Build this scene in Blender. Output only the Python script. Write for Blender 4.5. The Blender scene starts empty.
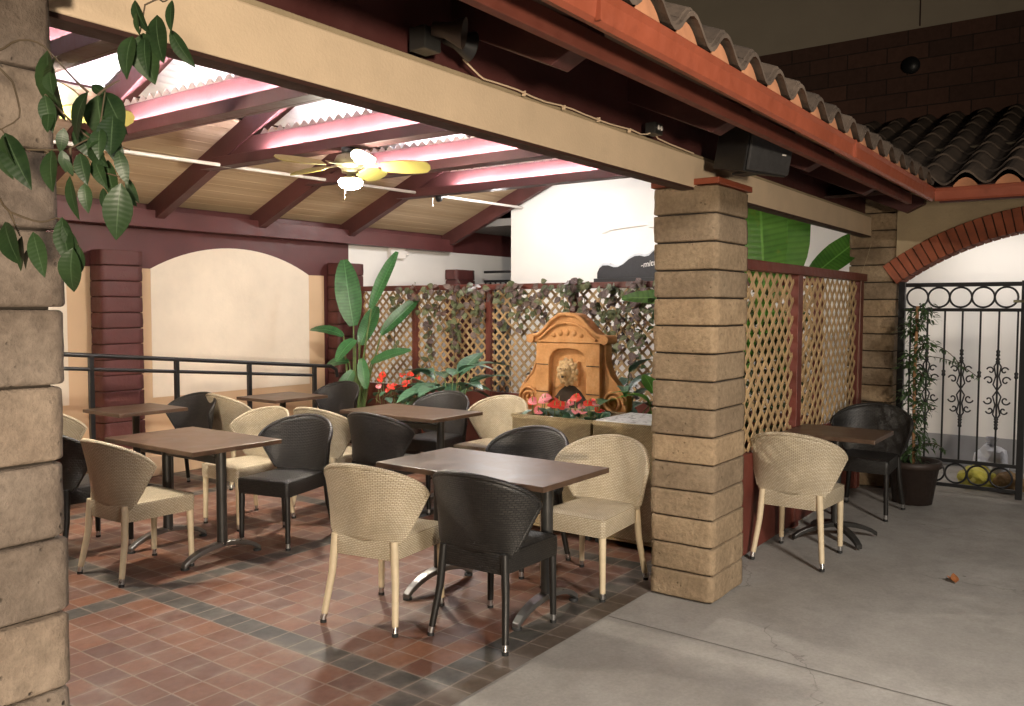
import bpy, math, random
from mathutils import Vector, Matrix, noise
random.seed(7)
S = bpy.context.scene
COL = S.collection
PI = math.pi
def rad(a): return math.radians(a)
V = Vector

# ------------------------------------------------------------------ mesh builder
class MB:
    def __init__(s): s.v=[]; s.f=[]; s.uv=[]; s.sm=[]
    def add(s, vs, fs, uv=None, smooth=False):
        b=len(s.v); s.v += [tuple(p) for p in vs]
        for k,f in enumerate(fs):
            s.f.append([b+i for i in f]); s.sm.append(smooth)
            s.uv.append(uv[k] if uv else None)
        return s
    def box(s, x0,x1,y0,y1,z0,z1, M=None):
        vs=[V((x,y,z)) for z in (z0,z1) for y in (y0,y1) for x in (x0,x1)]
        if M: vs=[M@p for p in vs]
        return s.add(vs, [(0,2,3,1),(4,5,7,6),(0,1,5,4),(2,6,7,3),(0,4,6,2),(1,3,7,5)])
    def bar(s, a, b, w, h, up=(0,0,1)):
        a=V(a); b=V(b); d=(b-a).normalized(); up=V(up)
        sd=d.cross(up)
        if sd.length<1e-4: sd=d.cross(V((1,0,0)))
        sd.normalize(); u=sd.cross(d)
        vs=[]
        for p in (a,b):
            for i,j in ((-1,-1),(1,-1),(1,1),(-1,1)): vs.append(p+sd*i*w/2+u*j*h/2)
        return s.add(vs,[(3,2,1,0),(4,5,6,7),(0,1,5,4),(1,2,6,5),(2,3,7,6),(3,0,4,7)])
    def tube(s, pts, r, n=8, caps=True, closed=False):
        pts=[V(p) for p in pts]; N=len(pts)
        rs=r if isinstance(r,(list,tuple)) else [r]*N
        vs=[]; prev=None
        for i,p in enumerate(pts):
            if closed: t=(pts[(i+1)%N]-pts[i-1]).normalized()
            else: t=(pts[min(i+1,N-1)]-pts[max(i-1,0)]).normalized()
            if prev is None:
                a=t.cross(V((0,0,1)))
                if a.length<1e-3: a=t.cross(V((1,0,0)))
            else:
                a=prev-t*prev.dot(t)
            a.normalize(); prev=a; b=t.cross(a)
            for k in range(n):
                q=2*PI*k/n; vs.append(p+(a*math.cos(q)+b*math.sin(q))*rs[i])
        fs=[]
        for i in range(N if closed else N-1):
            j=(i+1)%N
            for k in range(n):
                l=(k+1)%n; fs.append((i*n+k,i*n+l,j*n+l,j*n+k))
        s.add(vs,fs,smooth=True)
        if caps and not closed:
            s.add(vs[:n],[tuple(range(n-1,-1,-1))]); s.add(vs[-n:],[tuple(range(n))])
        return s
    def lathe(s, prof, c=(0,0,0), n=24, M=None, smooth=True):
        c=V(c); vs=[]
        for r,z in prof:
            for k in range(n):
                q=2*PI*k/n; p=V((r*math.cos(q),r*math.sin(q),z)); vs.append((M@p if M else p)+c)
        fs=[]
        for i in range(len(prof)-1):
            for k in range(n):
                l=(k+1)%n; fs.append((i*n+k,i*n+l,(i+1)*n+l,(i+1)*n+k))
        return s.add(vs,fs,smooth=smooth)
    def prism(s, poly, fn, d0, d1):
        """poly in 2d; fn(u,v,d)->xyz"""
        n=len(poly)
        vs=[fn(u,v,d0) for u,v in poly]+[fn(u,v,d1) for u,v in poly]
        fs=[tuple(range(n-1,-1,-1)),tuple(range(n,2*n))]+[(i,(i+1)%n,n+(i+1)%n,n+i) for i in range(n)]
        return s.add(vs,fs)
    def grid(s, fn, nu, nv, smooth=True, uvfn=None):
        vs=[fn(i/nu,j/nv) for j in range(nv+1) for i in range(nu+1)]
        fs=[];uv=[]
        for j in range(nv):
            for i in range(nu):
                a=j*(nu+1)+i; fs.append((a,a+1,a+nu+2,a+nu+1))
                if uvfn: uv.append([uvfn(p/nu,q/nv) for p,q in ((i,j),(i+1,j),(i+1,j+1),(i,j+1))])
        return s.add(vs,fs,uv or None,smooth)
    def ell(s, c, r, n=12, m=8, M=None):
        c=V(c)
        def fn(u,v):
            a=2*PI*u; b=PI*(v-.5); p=V((r[0]*math.cos(b)*math.cos(a),r[1]*math.cos(b)*math.sin(a),r[2]*math.sin(b)))
            return (M@p if M else p)+c
        return s.grid(fn,n,m)
    def leaf(s, base, d, up, L, W, bend=.25, fold=.25, n=7, tipx=1.0, prof=None, wav=0):
        """curved leaf blade; d = direction, up = face normal"""
        base=V(base); d=V(d).normalized(); up=V(up); sd=d.cross(up)
        if sd.length<1e-4: sd=d.cross(V((.3,.9,.2)))
        sd.normalize(); up=sd.cross(d).normalized()
        vs=[]
        for i in range(n+1):
            t=i/n
            w=(prof(t) if prof else (math.sin(PI*min(1,t**.75))**.85 if t<1 else 0))*W/2
            w=max(w,W*.012)
            th=bend*t
            c=base+d*(L*t*math.cos(th*.6))-up*(L*t*math.sin(th))
            k=math.sin(t*23)*wav*w
            for q in (-1,-.5,0,.5,1):
                vs.append(c+sd*q*w+up*(abs(q)*fold*w+k*(q if abs(q)>.6 else 0)))
        fs=[]; uv=[]
        for i in range(n):
            for q in range(4):
                a=i*5+q; fs.append((a,a+1,a+6,a+5))
                uv.append([(-1+.5*q,i/n),(-.5+.5*q,i/n),(-.5+.5*q,(i+1)/n),(-1+.5*q,(i+1)/n)])
        return s.add(vs,fs,uv,smooth=True)
    def build(s, name, mat=None, parent=None, loc=None, bevel=0, solid=0, uvbox=False):
        me=bpy.data.meshes.new(name); me.from_pydata(s.v,[],s.f); me.validate(clean_customdata=False)
        if len(me.polygons)==len(s.sm): me.polygons.foreach_set('use_smooth',s.sm)
        uvl=me.uv_layers.new(name='UVMap')
        for k,p in enumerate(me.polygons):
            u=s.uv[k] if k<len(s.uv) else None
            nx,ny,nz=[abs(c) for c in p.normal]
            for q,li in enumerate(p.loop_indices):
                if u and q<len(u): uvl.data[li].uv=u[q]; continue
                c=me.vertices[me.loops[li].vertex_index].co
                if nz>=nx and nz>=ny: w=(c.x,c.y)
                elif nx>=ny: w=(c.y,c.z)
                else: w=(c.x,c.z)
                uvl.data[li].uv=w
        me.update()
        o=bpy.data.objects.new(name,me); COL.objects.link(o)
        if mat: me.materials.append(mat)
        if parent: o.parent=parent
        if loc: o.location=loc
        if solid:
            m=o.modifiers.new('solid','SOLIDIFY'); m.thickness=solid; m.offset=0
        if bevel:
            m=o.modifiers.new('bevel','BEVEL'); m.width=bevel; m.segments=2; m.limit_method='ANGLE'; m.angle_limit=rad(40)
        return o

def tag(o,label=None,cat=None,group=None,kind=None):
    if label: o['label']=label
    if cat: o['category']=cat
    if group: o['group']=group
    if kind: o['kind']=kind
    return o
def thing(name,loc,label,cat,rz=0,group=None):
    o=bpy.data.objects.new(name,None); COL.objects.link(o); o.location=loc; o.rotation_euler=(0,0,rz); o.empty_display_size=.1
    return tag(o,label,cat,group)
def copy_tree(o,parent=None):
    c=o.copy(); COL.objects.link(c)
    if parent: c.parent=parent
    for ch in list(o.children): copy_tree(ch,c)
    return c

# ------------------------------------------------------------------ materials
class N:
    def __init__(s,name):
        s.m=bpy.data.materials.new(name); s.m.use_nodes=True; s.t=s.m.node_tree; s.b=s.t.nodes['Principled BSDF']
        s.out=s.t.nodes['Material Output']
    def n(s,typ,**k):
        x=s.t.nodes.new(typ)
        for a,b in k.items():
            if a.startswith('_'): x.inputs[a[1:].replace('_',' ')].default_value=b
            else: setattr(x,a,b)
        return x
    def l(s,a,b): s.t.links.new(a,b)
    def val(s,x,i):
        if isinstance(x,(int,float)): i.default_value=x
        else: s.l(x,i)
    def math(s,op,a,b=0,c=None):
        x=s.n('ShaderNodeMath',operation=op); s.val(a,x.inputs[0]); s.val(b,x.inputs[1])
        if c is not None: s.val(c,x.inputs[2])
        return x.outputs[0]
    def mix(s,fac,a,b,mode='MIX'):
        x=s.n('ShaderNodeMix',data_type='RGBA',blend_type=mode)
        s.val(fac,x.inputs[0])
        for c,i in ((a,6),(b,7)):
            if isinstance(c,(tuple,list)): x.inputs[i].default_value=(*c[:3],1)
            else: s.l(c,x.inputs[i])
        return x.outputs[2]
    def ramp(s,fac,stops):
        x=s.n('ShaderNodeValToRGB'); e=x.color_ramp.elements
        while len(e)<len(stops): e.new(.5)
        for k,(p,c) in enumerate(stops):
            e[k].position=p; e[k].color=(*c,1) if isinstance(c,(tuple,list)) else (c,c,c,1)
        s.l(fac,x.inputs[0]); return x.outputs[0]
    def coord(s,kind='Object'): return s.n('ShaderNodeTexCoord').outputs[kind]
    def noise(s,vec,scale,detail=4,rough=.55,dist=0):
        x=s.n('ShaderNodeTexNoise'); x.inputs['Scale'].default_value=scale; x.inputs['Detail'].default_value=detail
        x.inputs['Roughness'].default_value=rough; x.inputs['Distortion'].default_value=dist
        s.l(vec,x.inputs['Vector']); return x.outputs['Fac']
    def bump(s,h,strength=.3,dist=.01,nrm=None):
        x=s.n('ShaderNodeBump'); x.inputs['Strength'].default_value=strength; x.inputs['Distance'].default_value=dist
        s.l(h,x.inputs['Height'])
        if nrm: s.l(nrm,x.inputs['Normal'])
        s.l(x.outputs[0],s.b.inputs['Normal']); return x.outputs[0]
    def set(s,col=None,rough=None,metal=None,spec=None):
        for v,k in ((col,'Base Color'),(rough,'Roughness'),(metal,'Metallic'),(spec,'Specular IOR Level')):
            if v is None: continue
            if isinstance(v,(int,float)): s.b.inputs[k].default_value=v
            elif isinstance(v,(tuple,list)): s.b.inputs[k].default_value=(*v,1)
            else: s.l(v,s.b.inputs[k])
        return s
def paint(name,col,rough=.5,var=.18,sc=3,bs=.12,bsc=60,bd=.004,metal=0,dirt=0,spec=None):
    n=N(name); c=n.coord(); f=n.noise(c,sc,6,.6)
    a=tuple(x*(1-var) for x in col); b=tuple(min(1,x*(1+var)) for x in col)
    k=n.ramp(f,[(.3,a),(.7,b)])
    if dirt:
        g=n.noise(c,sc*2.7,8,.7,.4); k=n.mix(n.math('MULTIPLY',n.ramp(g,[(.52,0.),(.72,1.)]),dirt),k,tuple(x*.35 for x in col))
    r=n.ramp(n.noise(c,sc*4,3),[(.3,max(0,rough-.08)),(.7,min(1,rough+.08))])
    n.set(k,r,metal,spec)
    if bs: n.bump(n.noise(c,bsc,5,.6),bs,bd)
    return n.m

def wicker(name,c1,c2,mort,rough=.5,sc=1):
    n=N(name); uv=n.coord('UV')
    b=n.n('ShaderNodeTexBrick'); b.offset=.5; b.squash=1
    b.inputs['Scale'].default_value=sc; b.inputs['Brick Width'].default_value=.018; b.inputs['Row Height'].default_value=.0088
    b.inputs['Mortar Size'].default_value=.0018; b.inputs['Mortar Smooth'].default_value=.6
    b.inputs['Color1'].default_value=(*c1,1); b.inputs['Color2'].default_value=(*c2,1); b.inputs['Mortar'].default_value=(*mort,1)
    n.l(uv,b.inputs['Vector'])
    o=n.coord(); f=n.noise(o,9,4)
    k=n.mix(.35,b.outputs['Color'],n.ramp(f,[(.3,.45),(.7,.95)]),'MULTIPLY')
    n.set(k,rough)
    n.bump(n.math('SUBTRACT',1.0,b.outputs['Fac']),.75,.004)
    return n.m
def block(name,base,dark,light,spot=.5,spsc=34):
    n=N(name); c=n.coord()
    f=n.noise(c,4,8,.65); f2=n.noise(c,38,6,.7)
    k=n.ramp(f,[(.25,dark),(.5,base),(.75,light)])
    k=n.mix(.6,k,n.ramp(f2,[(.25,.35),(.62,1.)]),'MULTIPLY')
    v=n.n('ShaderNodeTexVoronoi'); v.inputs['Scale'].default_value=spsc; n.l(c,v.inputs['Vector'])
    gi=n.n('ShaderNodeNewGeometry'); k=n.mix(1.0,k,n.ramp(gi.outputs['Random Per Island'],[(0.,(.78,.78,.80)),(.5,(.96,.95,.93)),(1.,(1.12,1.08,1.02))]),'MULTIPLY')
    sp=n.ramp(v.outputs['Distance'],[(.06,1.),(.2,0.)])
    sel=n.ramp(n.noise(c,11,2),[(.5,0.),(.6,1.)])
    sp=n.math('MULTIPLY',sp,sel)
    k=n.mix(n.math('MULTIPLY',sp,spot),k,tuple(x*.3 for x in base))
    n.set(k,.9,0,.2)
    h=n.math('SUBTRACT',n.math('ADD',n.math('MULTIPLY',f2,.7),n.math('MULTIPLY',f,.6)),n.math('MULTIPLY',sp,.6))
    n.bump(h,.8,.016); return n.m
def leafmat(name,c1,c2,rough=.4,back=None,sc=14,trans=.15,veins=11,vs=.55):
    n=N(name); o=n.coord(); g=n.n('ShaderNodeNewGeometry')
    r=n.math('MULTIPLY_ADD',n.noise(o,sc,3),.7,n.math('MULTIPLY',g.outputs['Random Per Island'],.35))
    k=n.ramp(r,[(.25,c1),(.75,c2)])
    us=n.n('ShaderNodeSeparateXYZ'); n.l(n.coord('UV'),us.inputs[0]); au=n.math('ABSOLUTE',us.outputs[0])
    ph=n.math('SUBTRACT',n.math('MULTIPLY',us.outputs[1],veins*6.28),n.math('MULTIPLY',au,3.5))
    vn=n.math('MULTIPLY_ADD',n.math('SINE',ph),.5,.5)
    mid=n.ramp(au,[(.02,1.),(.07,0.)])
    k=n.mix(vs,k,n.ramp(vn,[(0.,.62),(.6,1.)]),'MULTIPLY')
    k=n.mix(n.math('MULTIPLY',mid,.55),k,tuple(min(1,x*1.7+.03) for x in c2))
    sp=n.ramp(n.noise(o,7,5),[(.62,0.),(.74,.5)]); k=n.mix(sp,k,(c2[0]*1.6+.03,c2[1]*.8+.02,c2[2]*.6))
    n.set(k,rough,0,.5)
    n.bump(n.math('ADD',vn,n.math('MULTIPLY',mid,-1.5)),.3*vs/.55,.003)
    tr=n.n('ShaderNodeBsdfTranslucent'); n.l(k,tr.inputs['Color'])
    mx=n.n('ShaderNodeMixShader'); mx.inputs[0].default_value=trans
    n.l(n.b.outputs[0],mx.inputs[1]); n.l(tr.outputs[0],mx.inputs[2]); n.l(mx.outputs[0],n.out.inputs['Surface'])
    return n.m
def emis(name,col,st):
    n=N(name); n.set((.8,.8,.8),.4); n.b.inputs['Emission Color'].default_value=(*col,1); n.b.inputs['Emission Strength'].default_value=st
    return n.m

def m_tile():
    n=N('terracotta_floor_tiles'); c=n.coord(); sp=n.n('ShaderNodeSeparateXYZ'); n.l(c,sp.inputs[0])
    T=.147
    wob=n.math('MULTIPLY',n.math('SUBTRACT',n.noise(c,7,2),.5),.03)
    tx=n.math('ADD',n.math('DIVIDE',n.math('SUBTRACT',sp.outputs[0],2.70),T),wob)
    ty=n.math('ADD',n.math('DIVIDE',n.math('SUBTRACT',sp.outputs[1],2.295),T),wob)
    ix=n.math('FLOOR',tx); iy=n.math('FLOOR',ty)
    fx=n.math('SUBTRACT',tx,ix); fy=n.math('SUBTRACT',ty,iy)
    ex=n.math('MINIMUM',fx,n.math('SUBTRACT',1.0,fx)); ey=n.math('MINIMUM',fy,n.math('SUBTRACT',1.0,fy))
    e=n.math('MINIMUM',ex,ey)
    grout=n.ramp(e,[(.018,1.),(.042,0.)])
    cb=n.n('ShaderNodeCombineXYZ'); n.l(ix,cb.inputs[0]); n.l(iy,cb.inputs[1])
    wn=n.n('ShaderNodeTexWhiteNoise',noise_dimensions='2D'); n.l(cb.outputs[0],wn.inputs['Vector'])
    red=n.ramp(wn.outputs['Value'],[(0.,(.090,.040,.028)),(.25,(.13,.053,.032)),(.55,(.185,.078,.042)),(.8,(.145,.064,.040)),(1.,(.11,.055,.042))])
    drk=n.ramp(wn.outputs['Value'],[(0.,(.034,.033,.029)),(1.,(.062,.058,.050))])
    mx=n.math('FLOORED_MODULO',ix,14.0); my=n.math('FLOORED_MODULO',iy,14.0)
    d1=n.math('COMPARE',mx,13.0,.3); d2=n.math('COMPARE',my,0.0,.3)
    dk=n.math('MAXIMUM',d1,d2)
    col=n.mix(dk,red,drk)
    low=n.math('LESS_THAN',iy,-.5)
    col=n.mix(low,col,(.10,.075,.055))
    col=n.mix(.55,col,n.ramp(n.noise(c,30,6,.65),[(.25,.45),(.7,1.1)]),'MULTIPLY')
    haze=n.ramp(n.noise(c,2.2,7,.62,.6),[(.44,0.),(.66,.72)])
    hz2=n.ramp(n.noise(c,9,5,.6),[(.35,.3),(.62,1.)])
    edge=n.ramp(e,[(.03,1.),(.28,.35)])
    hz=n.math('MULTIPLY',n.math('MULTIPLY',haze,hz2),edge)
    col=n.mix(hz,col,(.26,.215,.185))
    col=n.mix(n.math('MULTIPLY',grout,.6),col,(.235,.185,.145))
    n.set(col,n.ramp(n.noise(c,6,5),[(.3,.42),(.7,.66)]),0,.4)
    h=n.math('SUBTRACT',n.math('MULTIPLY',n.noise(c,22,4),.25),grout)
    n.bump(h,.35,.004)
    return n.m
def m_concrete():
    n=N('concrete_slab'); c=n.coord()
    f=n.noise(c,.9,8,.6,.5); f2=n.noise(c,60,6,.7); f3=n.noise(c,5,6,.6)
    k=n.ramp(f,[(.25,(.26,.238,.21)),(.48,(.34,.317,.287)),(.75,(.42,.40,.37))])
    k=n.mix(.5,k,n.ramp(f2,[(.25,.55),(.65,1.)]),'MULTIPLY')
    k=n.mix(n.math('MULTIPLY',n.ramp(f3,[(.45,0.),(.75,1.)]),.35),k,(.17,.155,.14))
    v=n.n('ShaderNodeTexVoronoi'); v.inputs['Scale'].default_value=3.1; n.l(c,v.inputs['Vector'])
    k=n.mix(n.math('MULTIPLY',n.ramp(v.outputs['Distance'],[(.022,.75),(.04,0.)]),n.ramp(n.noise(c,1.7,2),[(.5,0.),(.56,1.)])),k,(.06,.05,.04))
    ve=n.n('ShaderNodeTexVoronoi',feature='DISTANCE_TO_EDGE'); ve.inputs['Scale'].default_value=.42
    wv=n.n('ShaderNodeVectorMath',operation='ADD'); nz=n.n('ShaderNodeTexNoise'); nz.inputs['Scale'].default_value=2.5; nz.inputs['Detail'].default_value=6
    n.l(c,nz.inputs['Vector']); n.l(c,wv.inputs[0]); n.l(nz.outputs['Color'],wv.inputs[1]); n.l(wv.outputs[0],ve.inputs['Vector'])
    crack=n.math('MULTIPLY',n.ramp(ve.outputs['Distance'],[(.0012,.55),(.003,0.)]),n.ramp(f,[(.45,0.),(.55,1.)]))
    k=n.mix(crack,k,(.07,.06,.05))
    st=n.ramp(n.noise(c,2.6,6,.7),[(.58,0.),(.72,.4)]); k=n.mix(st,k,(.19,.175,.155))
    n.set(k,n.ramp(f3,[(.3,.6),(.7,.8)]),0,.35); n.bump(f2,.3,.005); return n.m
def m_brick(name,axes,c1,c2,mort,bw=.24,bh=.085,ms=.008,rough=.85,off=.5):
    n=N(name); c=n.coord(); sp=n.n('ShaderNodeSeparateXYZ'); n.l(c,sp.inputs[0]); cb=n.n('ShaderNodeCombineXYZ')
    n.l(sp.outputs['xyz'.index(axes[0])],cb.inputs[0]); n.l(sp.outputs['xyz'.index(axes[1])],cb.inputs[1])
    b=n.n('ShaderNodeTexBrick'); b.offset=off
    b.inputs['Scale'].default_value=1; b.inputs['Brick Width'].default_value=bw; b.inputs['Row Height'].default_value=bh; b.inputs['Mortar Size'].default_value=ms
    b.inputs['Color1'].default_value=(*c1,1); b.inputs['Color2'].default_value=(*c2,1); b.inputs['Mortar'].default_value=(*mort,1)
    n.l(cb.outputs[0],b.inputs['Vector'])
    k=n.mix(.5,b.outputs['Color'],n.ramp(n.noise(c,18,6,.7),[(.25,.5),(.7,1.1)]),'MULTIPLY')
    n.set(k,rough,0,.2); n.bump(n.math('SUBTRACT',1.0,b.outputs['Fac']),.6,.01); return n.m
def m_planks():
    n=N('ceiling_boards'); c=n.coord(); sp=n.n('ShaderNodeSeparateXYZ'); n.l(c,sp.inputs[0])
    i=n.math('FLOOR',n.math('DIVIDE',sp.outputs[1],.128))
    cb=n.n('ShaderNodeCombineXYZ'); n.l(i,cb.inputs[0])
    wn=n.n('ShaderNodeTexWhiteNoise',noise_dimensions='2D'); n.l(cb.outputs[0],wn.inputs['Vector'])
    mp=n.n('ShaderNodeMapping'); mp.inputs['Scale'].default_value=(.8,14,14); n.l(c,mp.inputs['Vector'])
    g=n.noise(mp.outputs[0],3,6,.6,.3)
    k=n.ramp(n.math('MULTIPLY_ADD',wn.outputs['Value'],.45,n.math('MULTIPLY',g,.6)),[(.2,(.38,.265,.155)),(.8,(.52,.39,.25))])
    n.set(k,.55); n.bump(g,.1,.003); return n.m
def m_tabletop():
    n=N('dark_brown_laminate'); c=n.coord()
    f=n.noise(c,5,8,.65,.8); f2=n.noise(c,26,5,.6)
    k=n.ramp(f,[(.3,(.042,.026,.018)),(.52,(.085,.050,.032)),(.75,(.13,.085,.055))])
    k=n.mix(.3,k,n.ramp(f2,[(.3,.5),(.7,1.)]),'MULTIPLY')
    n.set(k,n.ramp(f,[(.3,.30),(.7,.44)]),0,.5); n.bump(f2,.05,.002); return n.m
def m_fount():
    n=N('cast_stone_terracotta'); c=n.coord(); f=n.noise(c,6,8,.65); f2=n.noise(c,45,5,.7)
    k=n.ramp(f,[(.25,(.36,.165,.06)),(.5,(.52,.265,.105)),(.78,(.64,.38,.19))])
    k=n.mix(.4,k,n.ramp(f2,[(.25,.45),(.65,1.)]),'MULTIPLY')
    n.set(k,.8,0,.25); n.bump(f2,.35,.006); return n.m

M={}
M['burg']=paint('burgundy_paint',(.100,.030,.030),.5,.2,3,.2,50,.004)
M['burg2']=paint('burgundy_timber',(.074,.023,.021),.55,.3,2.2,.3,30,.006)
M['fence']=paint('redwood_stain',(.125,.031,.021),.5,.25,4,.25,40,.004)
M['burgblock']=paint('burgundy_block_paint',(.092,.027,.025),.6,.2,5,.45,26,.012)
M['darkwood']=paint('dark_brown_timber',(.045,.018,.013),.65,.3,3,.3,40,.005)
M['cream']=paint('cream_stucco',(.68,.53,.37),.85,.08,2.5,.35,90,.005,dirt=.10)
M['panel']=paint('pale_peach_paint',(.85,.75,.64),.78,.06,2.5,.35,26,.006,dirt=.05)
M['tan']=paint('tan_wall_paint',(.68,.48,.31),.75,.05,2,.12,70,.003)
M['white']=paint('white_wall_paint',(.80,.78,.75),.7,.03,2,.12,60,.003)
M['whitetrim']=paint('white_gloss_paint',(.78,.74,.70),.45,.05,3,.08,60,.003)
M['greybase']=paint('grey_dado_paint',(.30,.30,.31),.75,.1,3,.15,60,.003)
M['beige']=paint('beige_stucco_wall',(.36,.31,.24),.9,.08,1.5,.3,50,.004)
M['stucco']=paint('tan_stucco',(.38,.30,.19),.9,.12,2.5,.45,45,.008,dirt=.15)
M['block']=block('slump_block',(.325,.24,.155),(.22,.162,.102),(.40,.305,.20),.45)
M['block2']=block('weathered_slump_block',(.24,.19,.15),(.11,.08,.06),(.32,.262,.21),.95,38)
M['mortar']=paint('dark_mortar_joint',(.032,.024,.017),.95,.2,8,.4,60,.005)
M['gutter']=paint('orange_red_gutter_enamel',(.265,.066,.033),.42,.14,5,.08,30,.003,dirt=.25)
M['gutterboard']=paint('fascia_red_brown',(.15,.042,.028),.55,.25,5,.2,40,.004)
M['tile']=paint('clay_roof_tile',(.092,.066,.048),.85,.45,5,.5,35,.008,dirt=.5)
M['tile2']=paint('clay_bird_stop',(.40,.175,.085),.85,.25,6,.4,35,.006)
M['corr']=paint('white_corrugated_sheet',(.82,.80,.80),.4,.03,2,0)
M['zig']=paint('pink_closure_strip',(.78,.68,.64),.7,.1,6,.1)
M['planks']=m_planks(); M['floortile']=m_tile(); M['concrete']=m_concrete(); M['top']=m_tabletop(); M['fount']=m_fount()
M['wl']=wicker('cream_wicker',(.66,.575,.43),(.575,.49,.345),(.28,.215,.135))
M['wd']=wicker('black_wicker',(.034,.030,.026),(.017,.0155,.014),(.0015,.0015,.0015),.46,.8)
M['wp']=wicker('honey_wicker',(.58,.46,.26),(.46,.35,.18),(.17,.12,.055))
M['legl']=paint('cream_leg_wrap',(.56,.46,.31),.5,.1,20,.3,120,.002)
M['legd']=paint('black_leg_wrap',(.013,.012,.011),.4,.1,20,.3,120,.002)
M['cap']=paint('aluminium_foot',(.60,.60,.60),.3,.05,10,0,metal=1)
M['rubber']=paint('black_rubber',(.012,.012,.012),.7,.1,10,0)
M['iron']=paint('black_wrought_iron',(.012,.012,.013),.38,.2,20,.15,90,.002)
M['pole']=paint('graphite_table_metal',(.05,.048,.045),.36,.1,3,0,metal=.5)
M['chrome']=paint('brushed_table_foot',(.22,.215,.21),.33,.1,3,0,metal=.8)
M['lat']=paint('tan_lattice_wood',(.42,.285,.145),.7,.28,7,.3,60,.003)
M['blackplastic']=paint('black_plastic',(.014,.014,.015),.45,.15,12,.1,90,.001)
M['grille']=paint('charcoal_grille_cloth',(.05,.05,.053),.5,.2,30,.3,300,.001)
M['brick_dark']=m_brick('dark_brown_brick','yz',(.12,.062,.045),(.075,.042,.033),(.045,.03,.025),.40,.16,.006)
M['brick_arch']=paint('red_arch_brick',(.27,.075,.035),.8,.35,7,.4,40,.006)
M['brass']=paint('antique_brass',(.30,.27,.16),.35,.1,10,0,metal=.7)
M['bladeyellow']=paint('pale_maple_blade',(.34,.29,.08),.45,.1,6,.05)
M['leaf']=leafmat('bird_of_paradise_leaf',(.025,.10,.035),(.08,.24,.085),.33,veins=20)
M['banana']=leafmat('banana_leaf',(.035,.14,.018),(.13,.32,.05),.4,sc=5,trans=.45,veins=22)
M['ficus']=leafmat('ficus_leaf',(.010,.026,.009),(.030,.060,.020),.45,sc=30,trans=.04,vs=.15)
M['lily']=leafmat('lily_leaf',(.03,.085,.05),(.08,.18,.105),.35)
M['creeper']=leafmat('creeper_leaf',(.05,.065,.03),(.20,.23,.12),.5,sc=12)
M['purple']=leafmat('purple_creeper_leaf',(.07,.045,.045),(.22,.165,.15),.5,sc=12)
M['shrub']=leafmat('dark_shrub_leaf',(.012,.03,.012),(.04,.07,.02),.5,sc=12)
M['vine']=leafmat('vine_leaf',(.02,.05,.015),(.07,.13,.04),.5,sc=20)
M['red']=leafmat('anthurium_red',(.55,.02,.015),(.75,.07,.04),.25,trans=.1)
M['pink']=leafmat('anthurium_pink',(.70,.09,.14),(.85,.35,.38),.3,trans=.1)
M['stem']=paint('green_stem',(.13,.19,.06),.5,.3,12,.1)
M['twig']=paint('brown_twig',(.085,.06,.035),.8,.3,20,.3)
M['marble']=paint('pale_grey_marble_top',(.62,.64,.68),.3,.12,5,.03)
M['pot']=paint('dark_brown_pot',(.035,.022,.017),.6,.2,8,.2)
M['soil']=paint('soil',(.03,.02,.013),.95,.4,20,.6,60,.01)
M['signboard']=paint('charcoal_sign_panel',(.013,.012,.014),.6,.1,8,.05)
M['bagwhite']=paint('white_plastic_bag',(.72,.74,.82),.35,.08,12,.2,50,.01)
M['bagyellow']=paint('yellow_plastic_bag',(.55,.50,.09),.4,.15,12,.2,50,.01)
M['bagblue']=paint('blue_plastic_bag',(.05,.16,.30),.4,.2,12,.2,50,.01)
M['cardbrown']=paint('brown_paper_bag',(.30,.19,.09),.8,.2,12,.2,50,.01)
M['globe']=emis('fan_globe_glow',(1,.91,.75),860)
M['tube']=emis('fluorescent_tube_glow',(.95,.86,1.0),640)
M['bulb']=paint('frosted_bulb_glass',(.8,.8,.76),.2,.03,5,0)
M['dryleaf']=paint('dry_brown_leaf',(.28,.10,.03),.7,.3,30,.2)
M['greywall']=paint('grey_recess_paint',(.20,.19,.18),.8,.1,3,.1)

# ------------------------------------------------------------------ setting
o=MB().add([(-60,-60,-.006),(60,-60,-.006),(60,60,-.006),(-60,60,-.006)],[(0,1,2,3)]).build('ground',M['concrete']); tag(o,'grey brown concrete courtyard paving with worn patches','paving',kind='structure')
o=MB().add([(-4,2.175,0),(7.55,2.175,0),(7.55,8.3,0),(-4,8.3,0)],[(0,1,2,3)]).build('tiled_floor',M['floortile']); tag(o,'terracotta quarry tile floor with charcoal tile bands','floor',kind='structure')
# saw-cut joint in the slab
o=MB().add([(3.828,2.17,-.003),(3.832,2.17,-.003),(3.773,.5,-.003),(3.70,-2.5,-.003),(3.696,-2.5,-.003),(3.769,.5,-.003)],[(0,5,2,1),(5,4,3,2)]).build('paving_joint',M['mortar']); tag(o,'thin dark joint line in the concrete paving','joint',kind='structure')
# ramp behind the railing
m=MB(); P=[(2.0,7.35,0,.40),(7.0,7.35,0,.01)]
m.add([(1.0,7.45,0),(7.2,7.45,0),(7.2,8.3,0),(1.0,8.3,0),(1.0,7.45,.42),(7.2,7.45,.012),(7.2,8.3,.012),(1.0,8.3,.42)],[(3,2,1,0),(4,5,6,7),(0,1,5,4),(1,2,6,5),(3,0,4,7),(2,3,7,6)])
o=m.build('ramp',M['tan'],bevel=.008); tag(o,'tan painted access ramp sloping down along the arched wall','ramp',kind='structure')

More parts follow.
